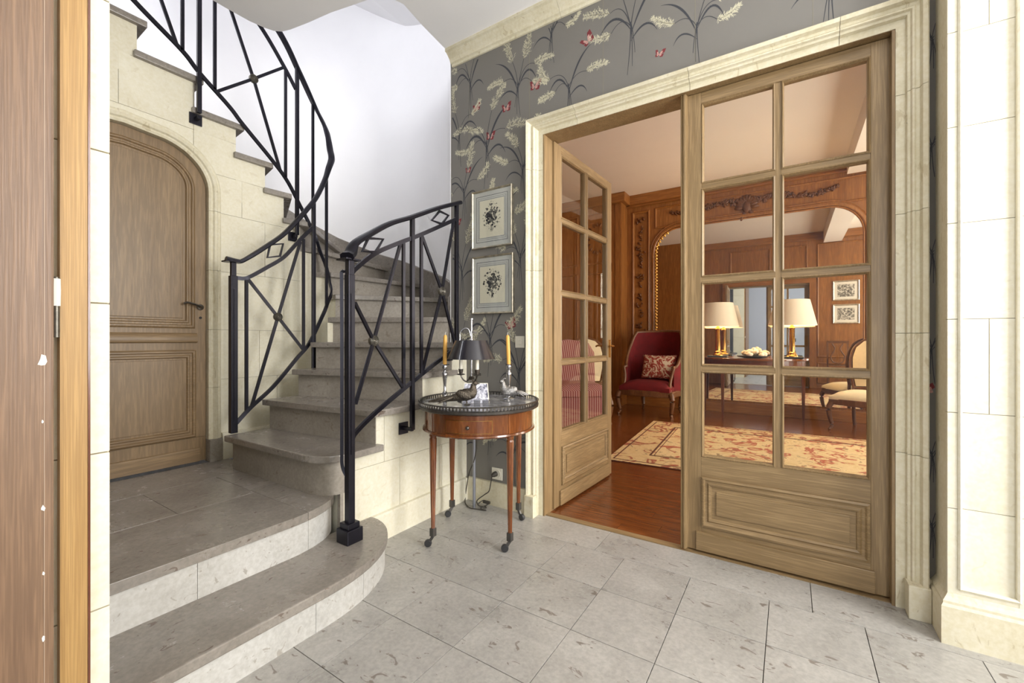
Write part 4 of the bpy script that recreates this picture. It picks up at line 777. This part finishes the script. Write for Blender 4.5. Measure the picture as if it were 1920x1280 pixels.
# --- pictures on the wallpaper
def picture(name, label, x0, x1, z0, z1, seed, group):
    p = thing(name, label, 'picture', ((x0+x1)/2, W0, z0), group=group); mp = WY(W0); y = .018
    MB().frame([(x0,z0),(x0,z1),(x1,z1),(x1,z0)], [(0,.001),(0,.022),(-.004,.026),(-.009,.024),(-.013,.017),(-.013,.001)], mp, closed=True).build('frame', 'frame_silver', p)
    MB().box(x0+.008, x1-.008, W0-.014, W0-.002, z0+.008, z1-.008).build('mount', 'mount_paper', p)
    w = x1-x0; h_ = z1-z0
    for ins, th in ((.042,.003),(.055,.0012),(.066,.0018)):
        MB().frame([(x0+ins,z0+ins*1.1),(x0+ins,z1-ins*1.1),(x1-ins,z1-ins*1.1),(x1-ins,z0+ins*1.1)], [(0,.0142),(0,.0150),(th,.0150),(th,.0142)], mp, closed=True).build('ruled_line', 'mount_line', p)
    MB().box(x0+.070, x1-.070, W0-.0148, W0-.0138, z0+.077, z1-.077).build('print_sheet', 'paper', p)
    rn = random.Random(seed); mb = MB(); cx_, cz_ = (x0+x1)/2, (z0+z1)/2; lay = 0
    def poly(pts, mi):
        nonlocal lay; lay += 1; mb.add([(a, W0-.0150-.0000015*lay, b) for a, b in pts], [tuple(range(len(pts)))], mi)
    for k in range(150):
        a = rn.uniform(0, 6.28); r_ = rn.random()**.6; px_, pz = cx_+.078*r_*math.cos(a), cz_+.016+.098*r_*math.sin(a); s_ = rn.uniform(.006,.014)*(1.2-.5*r_); n = 7
        if r_ > .6 and rn.random() < .6:
            b_ = a+rn.uniform(-.8,.8); poly([(px_,pz),(px_+s_*.5*math.cos(b_+.5),pz+s_*.5*math.sin(b_+.5)),(px_+1.4*s_*math.cos(b_),pz+1.4*s_*math.sin(b_)),(px_+s_*.5*math.cos(b_-.5),pz+s_*.5*math.sin(b_-.5))], rn.choice((0,0,1)))
        else: poly([(px_+s_*rn.uniform(.6,1.1)*math.cos(i*6.28/n),pz+s_*rn.uniform(.6,1.1)*math.sin(i*6.28/n)) for i in range(n)], 0 if rn.random() < .6 else 1)
    for k in (-1,0,1): poly([(cx_+k*.004-.0015,cz_-.045),(cx_+k*.004+.0015,cz_-.045),(cx_+k*.008+.0015,cz_-.095),(cx_+k*.008-.0015,cz_-.095)], 0)
    mb.build('bouquet_print', ['ink', 'ink_light'], p, recalc=False)
    MB().box(x0+.010, x1-.010, W0-.0185, W0-.0170, z0+.010, z1-.010).build('glazing', 'pane_glass', p)
picture('framed_print', 'silver framed flower engraving, the upper of the two on the wallpaper', -1.948, -1.597, 1.826, 2.243, 7, 'flower engravings on the wallpaper')
picture('framed_print', 'silver framed flower engraving, the lower of the two on the wallpaper', -1.945, -1.588, 1.357, 1.770, 21, 'flower engravings on the wallpaper')
# --- switch, socket, plug, cords, pipe
sw_ = thing('light_switch', 'white light switch plate between the candle and the door frame', 'switch', (-1.5425,W0,1.116))
MB().box(-1.579,-1.506,W0-.008,W0-.001,1.116,1.196).build('plate', 'plastic_white', sw_, bevel=.003); MB().box(-1.556,-1.529,W0-.014,W0-.007,1.138,1.174).build('rocker', 'plastic_white', sw_, bevel=.002)
so = thing('wall_socket', 'white wall socket low on the wallpaper under the table', 'socket', (-1.731,W0,.185))
MB().box(-1.776,-1.686,W0-.009,W0-.001,.185,.267).build('plate', 'plastic_white', so, bevel=.003)
n = 24; MB().add([(-1.731+r_*math.cos(2*math.pi*i/n), W0-d, .226+r_*math.sin(2*math.pi*i/n)) for r_, d in ((.033,.008),(.033,.012),(.027,.012),(.025,.0095)) for i in range(n)], [(b*n+i, b*n+(i+1) % n, (b+1)*n+(i+1) % n, (b+1)*n+i) for b in range(3) for i in range(n)] + [tuple(range(3*n,4*n))]).build('socket_ring', 'plastic_white', so, smooth=40)
pg = thing('lamp_cord', 'dark lamp cord with a plug running from the socket to a tangle on the floor', 'cord', (-1.75,2.40,0))
MB().tube([(-1.738,W0-.011,.226),(-1.742,W0-.034,.224),(-1.748,W0-.045,.216)], [.019,.017,.008], 12).build('plug', 'cable', pg, smooth=50)
MB().tube(spl([(-1.748,2.425,.216),(-1.756,2.420,.16),(-1.775,2.425,.105),(-1.82,2.428,.070),(-1.86,2.40,.03),(-1.83,2.385,.006),(-1.78,2.395,.006),(-1.76,2.36,.012),(-1.81,2.345,.030),(-1.80,2.40,.045),(-1.76,2.40,.030),(-1.79,2.35,.008),(-1.74,2.345,.006),(-1.80,2.33,.006),(-1.86,2.32,.006),(-1.93,2.36,.006),(-1.985,2.42,.012),(-1.975,2.425,.10),(-1.93,2.40,.22),(-1.83,2.33,.34),(-1.74,2.24,.48),(-1.70,2.18,.62),(-1.69,2.16,.652)], 6), .0036, 7).build('wire', 'cable', pg, smooth=60)
MB().box(-1.800,-1.745,2.385,2.405,.03,.048).build('cord_switch', 'cable', pg, bevel=.004)
pp = thing('metal_pipe', 'thin grey metal pipe standing on the floor behind the table', 'pipe', (-1.849,2.353,0))
MB().lathe([(.011,0),(.011,.78)], 14, (-1.849,2.353,0)).build('tube', 'zinc', pp, smooth=50)
# photographer's tripod, seen only in the salon mirror
tp = thing('camera_tripod', 'black camera on a tripod reflected in the salon mirror', 'tripod', (.085,-.130,0))
for a in (57, 177, 297):
    MB().bar((.085+.02*math.cos(R(a)), -.130+.02*math.sin(R(a)), 1.0), (.085+.36*math.cos(R(a)), -.130+.36*math.sin(R(a)), .012), .024).build('leg', 'tripod_black', tp)
MB().lathe([(.016,.80),(.016,1.04),(.034,1.05),(.034,1.10),(.010,1.11)], 16, (.085,-.130,0)).build('column', 'tripod_black', tp, smooth=40)
MB().box(.020,.150,-.170,-.095,1.105,1.215).box(.060,.110,-.165,-.10,1.215,1.245).build('camera_body', 'tripod_black', tp, bevel=.006)
# ================================================================== SALON
SB = 7.70
bw = bpy.data.objects['wall_salon_back']; mpb = WY(SB)
BIGF = [(0,0),(0,.020),(.012,.034),(.030,.030),(.040,.018),(.056,.022),(.064,.012),(.070,0)]
def wallpart(x0, x1, z0, z1, d, name, mat_='panel_wood', bev=.003): return MB().box(x0, x1, SB-d, SB-.0005, z0, z1).build(name, mat_, bw, bevel=bev)
wallpart(-2.5, 3.0, 3.60, 3.77, .09, 'cornice', 'panel_wood_across', .012); wallpart(-2.5, 3.0, 3.565, 3.60, .05, 'cornice_bead', 'panel_wood_across', .008)
wallpart(-2.5, 3.0, 0, .16, .03, 'skirting', 'panel_wood_across', .004)
for xa, xb in ((-2.40,-2.09),(.99,1.30)): panel_frame(xa, xb, .35, 3.48, mpb, bw, prof=[(0,0),(0,.018),(.014,.028),(.03,.018),(.04,0)])
panel_frame(-2.0, .93, 3.13, 3.50, mpb, bw, prof=[(0,0),(0,.014),(.014,.022),(.026,.012),(.03,0)]); panel_frame(1.45, 2.85, .35, 3.48, mpb, bw)
def leaflet(mb, c, s_, ang, rn):
    mb.ball((c[0], SB-.014, c[1]), (s_, .026, s_*.42), 7, 5, rot=Matrix.Rotation(ang, 3, 'Y'))
rn = random.Random(11); g = MB()
for k in range(230):
    t = rn.uniform(-1, 1); x = -.576+t*1.15; z = 3.33+.05*abs(t)+.045*math.sin(abs(t)*6)+rn.uniform(-.04,.04)*(1.1-abs(t)*.6)
    leaflet(g, (x, z), rn.uniform(.025,.055)*(1.1-.4*abs(t)), rn.uniform(0, 3.14), rn)
g.build('carved_garland', 'carving', bw, smooth=60)
g = MB()
for k in range(11): a = math.pi*k/10; leaflet(g, (-.576+.10*math.cos(a), 3.27+.13*math.sin(a)), .075, -a, rn)
for k in range(9): leaflet(g, (-.576+rn.uniform(-.08,.08), 3.15+rn.uniform(-.08,.1)), .06, rn.uniform(.8,2.4), rn)
g.ball((-.576, SB-.02, 3.27), (.06,.035,.09), 12, 8); g.build('carved_cartouche', 'carving', bw, smooth=60)
for cx_ in (-2.245, 1.145):
    g = MB()
    for k in range(90):
        t = rn.random(); z = .8+2.55*t; w = .05+.035*math.sin(t*34); leaflet(g, (cx_+rn.uniform(-w,w), z), rn.uniform(.02,.045), rn.uniform(0,3.14), rn)
    g.build('carved_drop', 'carving', bw, smooth=60)
# built-in cupboard on the left of the back wall
cb = struct('wall_salon_cupboard', MB().box(-4.0, -2.5, 7.40, SB, 0, SZ-.17), 'panel_wood', 'projecting panelled wood bay beside the red armchair')
MB().box(-4.0, -2.42, 7.32, SB, SZ-.17, SZ).build('cornice', 'panel_wood_across', cb, bevel=.015); MB().box(-4.0, -2.49, 7.385, 7.41, 0, .14).build('skirting', 'panel_wood_across', cb, bevel=.004)
MB().box(-2.62, -2.505, 7.388, 7.40, .14, SZ-.17).build('pilaster', 'panel_wood', cb, bevel=.003)
for (a, b, c, d) in ((-3.25,-2.68,.25,1.0),(-3.25,-2.68,1.08,2.40),(-3.25,-2.68,2.55,3.48),(-3.92,-3.33,.25,1.0),(-3.92,-3.33,1.08,2.40),(-3.92,-3.33,2.55,3.48)): panel_frame(a, b, c, d, WY(7.40), cb, prof=[(0,0),(0,.014),(.014,.022),(.03,.012),(.034,0)])
MB().tube(spl([(-2.70,7.40,1.16),(-2.70,7.355,1.16),(-2.76,7.350,1.165),(-2.80,7.352,1.155)], 5), .010, 8).build('lever_handle', 'brass', cb, smooth=50)
g = MB(); 
for k in range(16): a = 2*math.pi*k/16; g.ball((-2.96+.17*math.cos(a), 7.392, 3.02+.26*math.sin(a)), (.04,.012,.02), 7, 5, rot=Matrix.Rotation(-a, 3, 'Y'))
g.build('carved_wreath', 'carving', cb, smooth=60)
# --- arched mirror
mr = thing('wall_mirror', 'huge arched mirror set in the carved wood wall behind the lamps', 'mirror', (-.56,SB,.20))
mx0, mx1, mz0, mz1, cr = -1.974, .857, .20, 3.085, .40
mpath = [(mx0,mz0)] + [(mx0+cr-cr*math.cos(R(a)), mz1-cr+cr*math.sin(R(a))) for a in range(0,91,9)] + [(mx1-cr+cr*math.sin(R(a)), mz1-cr+cr*math.cos(R(a))) for a in range(0,91,9)] + [(mx1,mz0)]
MB().prism(mpath, SB-.016, SB-.002, 'y').build('mirror_glass', 'mirror_glass', mr)
EDG = [(0,.001),(0,.030),(.008,.036),(.018,.030),(.024,.020),(.024,.001)]
MB().frame(mpath[:9], EDG, mpb).build('gilt_edge', 'gilt', mr, smooth=30)
MB().frame(mpath[8:], EDG, mpb).build('carved_edge', 'panel_wood', mr, smooth=30)
g = MB(); L = 0
for a, b in zip(mpath[:8], mpath[1:9]):
    d = Vector(b)-Vector(a); nb = max(1, int(d.length/.055))
    for k in range(nb): p_ = Vector(a)+d*(k+.5)/nb; g.ball((p_.x, SB-.034, p_.y), (.020,.012,.026), 6, 4)
g.build('gilt_beads', 'gilt', mr, smooth=60, kind='stuff')
MB().frame(mpath, [(.026,.001),(.026,.030),(.040,.042),(.070,.036),(.085,.020),(.105,.026),(.115,.001)], mpb).build('wood_moulding', 'panel_wood', mr, smooth=30)
# --- half-round console table
ct = thing('console_table', 'half-round wooden console table with slim tapered legs against the mirror', 'table', (-.50,7.62,0))
half = lambda rx, ry: [(-.50+rx, 7.66)] + arcpts(-.50, 7.60, rx, 0, -180, 28, ry) + [(-.50-rx, 7.66)]
MB().prism(half(.74,.64), .868, .900).build('top', 'mahogany', ct, bevel=.006); MB().prism(half(.69,.59), .755, .868).build('apron', 'mahogany_dark', ct)
for x, y in ((-.845,7.075),(-.190,7.060),(-1.165,7.56),(.165,7.56)):
    w0, w1 = .026, .013; MB().add([(x+a*w, y+b*w, z) for z, w in ((0,w1),(.760,w0)) for a, b in ((-1,-1),(1,-1),(1,1),(-1,1))], [(3,2,1,0),(4,5,6,7),(0,1,5,4),(1,2,6,5),(2,3,7,6),(3,0,4,7)]).build('leg', 'mahogany_dark', ct)
# --- pair of lamps
tl = thing('table_lamp', 'brass column lamp with a cream shade at the left end of the console', 'lamp', (-.946,7.34,.900), group='brass lamps on the console table', local=True)
MB().box(-.14,.14,-.10,.10,0,.028).build('base', 'dish', tl, bevel=.006)
MB().lathe([(.075,.028),(.070,.045),(.050,.06),(.052,.085),(.036,.10),(.034,.43),(.042,.44),(.020,.47),(.012,.52),(.004,.52)], 20).build('column', 'brass', tl, smooth=40)
MB().lathe([(.300,.475),(.215,.842),(.211,.842),(.296,.475)], 48, ring=True).build('shade', 'shade_fabric', tl, smooth=40)
MB().ball((0,0,.60), .045, 14, 10).build('bulb', 'bulb', tl, smooth=60)
copy_tree(tl, (.024,7.34,.900), label='brass column lamp with a cream shade at the right end of the console')
for x in (-.946, .024):
    l = bpy.data.lights.new('lamp_light', 'POINT'); l.energy = 42; l.color = (1.0, .70, .38); l.shadow_soft_size = .05; o = bpy.data.objects.new('lamp_light', l); o.location = (x, 7.34, 1.50); COL.objects.link(o)
# --- dish of coral
cd = thing('coral_dish', 'dark oval dish heaped with pale coral between the two lamps', 'dish', (-.465,7.28,.900), local=True)
MB().lathe([(.10,0),(.20,.018),(.215,.034),(.205,.034),(.10,.012)], 32, sy=.7).build('dish', 'dish', cd, smooth=50)
rn = random.Random(3)
for k in range(26):
    a = rn.uniform(0, 6.28); r_ = rn.random()**.7*.19; MB().ball((r_*math.cos(a), .65*r_*math.sin(a), .045+.10*(1-r_/.2)*rn.uniform(.4,1)), (rn.uniform(.025,.05), rn.uniform(.02,.04), rn.uniform(.018,.035)), 8, 6, rot=Matrix.Rotation(rn.uniform(-.8,.8), 3, 'X')).build('coral_piece', 'coral', cd, smooth=60)
# --- rug
rg = thing('rug', 'cream floral rug with rust scrolls and a dark edge on the parquet', 'rug', (-1.50,3.985,0), R(3.5), local=True)
RW, RD = 3.1, 2.25
MB().box(-.006, RW+.006, -.006, RD+.006, .0, .009).build('backing', 'rug_edge', rg); MB().box(0, RW, 0, RD, .003, .0115).build('border', 'rug_border', rg); MB().box(.36, RW-.36, .36, RD-.36, .010, .0128).build('field', 'rug_field', rg)
for i_, th in ((.05,.012),(.335,.018),(.375,.008)): MB().frame([(i_,i_),(i_,RD-i_),(RW-i_,RD-i_),(RW-i_,i_)], [(0,.008),(0,.0136),(-th,.0136),(-th,.008)], lambda u, v, d: (u, v, d), closed=True).build('guard_stripe', 'rug_edge', rg)
# --- seating helpers
def cabriole(mb, x, y, h_, ox, oy, r0=.030):
    return mb.tube(spl([(x,y,h_),(x+ox*.035,y+oy*.035,h_*.78),(x+ox*.020,y+oy*.020,h_*.45),(x-ox*.005,y-oy*.005,h_*.18),(x+ox*.020,y+oy*.020,.018),(x+ox*.034,y+oy*.034,.012)], 4), [r0*(1.25-.75*min(1,i/17)) if i < 17 else r0*.62 for i in range(21)], 10)
def pad(mb, x0, x1, y0, y1, z0, z1, crown=.04, n=10):
    vs_ = []; fs_ = []
    for j in range(n+1):
        for i in range(n+1):
            u, v_ = i/n*2-1, j/n*2-1; e = max(0, (1-abs(u)**4)*(1-abs(v_)**4)); vs_.append((x0+(x1-x0)*i/n, y0+(y1-y0)*j/n, z0+(z1-z0)*(.55+.45*e**.4)+crown*e))
    for j in range(n):
        for i in range(n): a = j*(n+1)+i; fs_.append((a, a+1, a+n+2, a+n+1))
    m_ = len(vs_); vs_ += [(x0+(x1-x0)*i/n, y0+(y1-y0)*j/n, z0) for j in range(n+1) for i in range(n+1)]
    for j in range(n):
        for i in range(n): a = m_+j*(n+1)+i; fs_.append((a, a+n+1, a+n+2, a+1))
    for i in range(n):
        for (a, b) in ((i, i+1), (n*(n+1)+i+1, n*(n+1)+i), ((i+1)*(n+1), i*(n+1)), (i*(n+1)+n, (i+1)*(n+1)+n)): fs_.append((a, m_+a, m_+b, b))
    return mb.add(vs_, fs_)
# --- red velvet bergere
ra = thing('bergere_armchair', 'red velvet tub armchair with a carved wooden frame', 'armchair', (-1.83,6.95,0), R(-5), local=True)
for x, y, ox, oy, h_ in ((-.40,-.38,-.7,-.7,.36),(.40,-.38,.7,-.7,.36),(-.30,.36,-.5,.6,.34),(.30,.36,.5,.6,.34)): cabriole(MB(), x, y, h_, ox, oy, .034).build('leg', 'walnut', ra, smooth=60)
seatp = [(-.42,-.40),(-.2,-.44),(0,-.455),(.2,-.44),(.42,-.40)] + arcpts(0, 0, .44, 0, 180, 14, .42)
MB().prism(seatp, .31, .40).build('seat_rail', 'walnut', ra, bevel=.012)
pad(MB(), -.39, .39, -.43, .30, .39, .50, .05).build('seat_cushion', 'velvet_red', ra, smooth=60)
def tub(r0, top_off, z0, name, mat_, thick):
    vs_ = []; fs_ = []; n = 30
    for i in range(n+1):
        a = -28+236*i/n; c_, s_ = math.cos(R(a)), math.sin(R(a)); t = abs(a-90)/118.; zt = 1.30-.06*t*t if t < .50 else 1.285-(t-.5)**.8*1.12
        zt = max(zt, .74)+top_off
        fl = 1+.10*(1-t)
        for (r_, z) in ((r0,z0),(r0*fl,zt),(r0*fl+thick,zt),(r0+thick,z0)): vs_.append((r_*c_*1.0, r_*s_*.95-.02, z))
    for i in range(n):
        for k in range(4): l = (k+1) % 4; fs_.append((i*4+k, i*4+l, i*4+4+l, i*4+4+k))
    fs_ += [(0,1,2,3), (n*4,n*4+1,n*4+2,n*4+3)]
    return MB().add(vs_, fs_).build(name, mat_, ra, smooth=50)
tub(.395, 0, .38, 'backrest', 'velvet_red', .045)
top = []
for i in range(31):
    a = -28+236*i/30; t = abs(a-90)/118.; zt = 1.30-.06*t*t if t < .50 else 1.285-(t-.5)**.8*1.12; zt = max(zt, .74); fl = 1+.10*(1-t); r_ = .395*fl+.022; top.append((r_*math.cos(R(a)), r_*math.sin(R(a))*.95-.02, zt+.008))
MB().tube(top, .026, 8).build('back_frame', 'walnut', ra, smooth=60)
for s_ in (0, 30): x, y, z = top[s_]; MB().tube(spl([(x,y,z),(x*1.06,y-.03,z-.02),(x*1.0,y-.05,z-.12),(x*.97,-.30,.50),(x*1.02,-.36,.38)], 5), .024, 8).build('arm_support', 'walnut', ra, smooth=60)
cu = thing('cushion', 'red and cream patterned cushion on the red armchair', 'cushion', (-1.74,6.82,.56), R(-3), local=True)
vs_ = []; fs_ = []; n = 14
for sd in (1, -1):
    for j in range(n+1):
        for i in range(n+1):
            u, v_ = i/n*2-1, j/n*2-1; e = max(0, (1-u*u)*(1-v_*v_))**.5; k = 1-.08*(1-abs(u)**3)*(abs(v_)**3); k2 = 1-.08*(1-abs(v_)**3)*(abs(u)**3); vs_.append((.27*u*k2, -sd*.085*e, .205*(v_*k)))
for sd in range(2):
    for j in range(n):
        for i in range(n): a = sd*(n+1)**2+j*(n+1)+i; fs_.append((a, a+1, a+n+2, a+n+1))
mb = MB().add([(x, y*1.0+z*.34+.07, z*.94+.185) for x, y, z in vs_], fs_); o = mb.build('cover', 'cushion_print', cu, smooth=80)
bm = bmesh.new(); bm.from_mesh(o.data); bmesh.ops.remove_doubles(bm, verts=bm.verts, dist=.0005); bmesh.ops.recalc_face_normals(bm, faces=bm.faces); bm.to_mesh(o.data); bm.free()
# --- cream side chairs
def side_chair(label, loc, rz):
    c = thing('side_chair', label, 'chair', loc, rz, 'cream upholstered side chairs', local=True)
    for x, y, ox, oy in ((-.27,-.27,-.7,-.7),(.27,-.27,.7,-.7)): cabriole(MB(), x, y, .36, ox, oy, .028).build('leg', 'walnut', c, smooth=60)
    for x in (-.22, .22): MB().tube(spl([(x,.25,.40),(x,.255,.25),(x*1.03,.29,.10),(x*1.06,.33,.008)], 4), .022, 8).build('leg', 'walnut', c, smooth=60)
    MB().prism([(-.30,-.29),(0,-.32),(.30,-.29),(.25,.28),(-.25,.28)], .33, .41).build('seat_rail', 'walnut', c, bevel=.012)
    pad(MB(), -.29, .29, -.30, .26, .40, .47, .05).build('seat', 'cream_fabric', c, smooth=60)
    bk = [(-.215,.52)] + [(-.26,.72),(-.275,.92),(-.24,1.06),(-.15,1.15),(0,1.19),(.15,1.15),(.24,1.06),(.275,.92),(.26,.72)] + [(.215,.52)]
    ln_ = lambda z: .25+(z-.45)*.16
    P3 = [Vector((x, ln_(z), z)) for x, z in bk]; P3 = P3 + [Vector((0, ln_(.53), .53))]
    MB().tube(spl(P3 + [P3[0]], 4), .022, 8).build('back_frame', 'walnut', c, smooth=60)
    ins = [(x*.90, .55+(z-.52)*.955) for x, z in bk]; vs_ = []
    for d in (-.030, .024): vs_ += [(x, ln_(z)+d, z) for x, z in ins]
    k = len(ins); MB().add(vs_, [tuple(range(k)), tuple(range(k,2*k))[::-1]] + [(i, (i+1) % k, k+(i+1) % k, k+i) for i in range(k)]).build('back_pad', 'cream_fabric', c, bevel=.012, smooth=60)
    for x in (-.215, .215): MB().tube([(x,.25,.38),(x,ln_(.53),.53)], .022, 8).build('back_post', 'walnut', c, smooth=60)
    return c
side_chair('cream upholstered wooden chair right of the console table', (.814,7.07,0), R(-25.2))
side_chair('cream chair half hidden behind the open glazed door leaf', (-2.46,5.80,0), R(28))
# --- striped armchair behind the open leaf
pk = thing('striped_armchair', 'pink and red striped upholstered armchair seen through the open door leaf', 'armchair', (-2.28,4.95,0), R(40), local=True)
MB().box(-.34,.34,-.34,.34,.10,.52).build('base', 'striped_fabric', pk, bevel=.03); pad(MB(), -.33,.33,-.36,.28,.50,.62,.03).build('seat_cushion', 'striped_fabric', pk, smooth=60)
MB().add([(x, y+(z-.5)*.12, z) for y in (.24,.38) for x, z in ((-.35,.12),(.35,.12),(.36,1.0),(.28,1.14),(0,1.18),(-.28,1.14),(-.36,1.0))], [tuple(range(7)), tuple(range(7,14))[::-1]] + [(i, (i+1) % 7, 7+(i+1) % 7, 7+i) for i in range(7)]).build('backrest', 'striped_fabric', pk, bevel=.03)
for x, y in ((-.29,-.29),(.29,-.29),(-.29,.30),(.29,.30)): MB().lathe([(.014,0),(.026,.11)], 10, (x,y,0)).build('leg', 'walnut', pk, smooth=50)
# --- lyre-back chair and two small pictures on the door side of the salon (seen in the mirror)
ly = thing('lyre_chair', 'wooden lyre-back chair with a dark blue seat reflected in the mirror', 'chair', (.93,3.16,0), R(180), local=True)
for x, y in ((-.20,-.20),(.20,-.20)): MB().add([(x+a*w, y+b*w, z) for z, w in ((0,.012),(.42,.020)) for a, b in ((-1,-1),(1,-1),(1,1),(-1,1))], [(3,2,1,0),(4,5,6,7),(0,1,5,4),(1,2,6,5),(2,3,7,6),(3,0,4,7)]).build('leg', 'walnut', ly)
for x in (-.19, .19): MB().sweep([(x,.27,0),(x,.22,.44),(x,.25,.80),(x,.30,1.12)], SQ(.034)).build('back_post', 'walnut', ly)
MB().box(-.22,.22,-.22,.24,.40,.45).build('seat_rail', 'walnut', ly, bevel=.006); pad(MB(), -.21,.21,-.21,.22,.44,.49,.02).build('seat', 'blue_fabric', ly, smooth=60)
MB().bar((-.21,.30,1.12), (.21,.30,1.12), .035, .06).build('top_rail', 'walnut', ly); MB().bar((-.19,.235,.58), (.19,.235,.58), .028, .03).build('lower_rail', 'walnut', ly)
for s_ in (-1, 1): MB().tube(spl([(0,.24,.62),(s_*.09,.25,.66),(s_*.13,.26,.78),(s_*.07,.275,.90),(s_*.055,.285,.98),(s_*.10,.295,1.08)], 5), .013, 8).build('lyre_arm', 'walnut', ly, smooth=60)
for s_ in (-1,0,1): MB().tube([(s_*.025,.24,.63),(s_*.025,.288,1.04)], .003, 6).build('lyre_string', 'brass', ly)
def small_picture(label, x0, x1, z0, z1):
    p = thing('landscape_print', label, 'picture', ((x0+x1)/2,2.66,z0), group='landscape prints beside the french doors'); mp = WYB(2.66)
    MB().frame([(x0,z0),(x0,z1),(x1,z1),(x1,z0)], [(0,.001),(0,.02),(-.012,.026),(-.03,.018),(-.035,.001)], mp, closed=True).build('frame', 'frame_silver', p)
    MB().box(x0+.02, x1-.02, 2.661, 2.670, z0+.02, z1-.02).build('mount', 'paper', p); MB().box(x0+.09, x1-.09, 2.669, 2.672, z0+.09, z1-.09).build('print', 'engraving', p)
small_picture('framed landscape print reflected in the mirror, the upper one', .852, 1.350, 2.10, 2.57); small_picture('framed landscape print reflected in the mirror, the lower one', .852, 1.350, 1.555, 2.01)
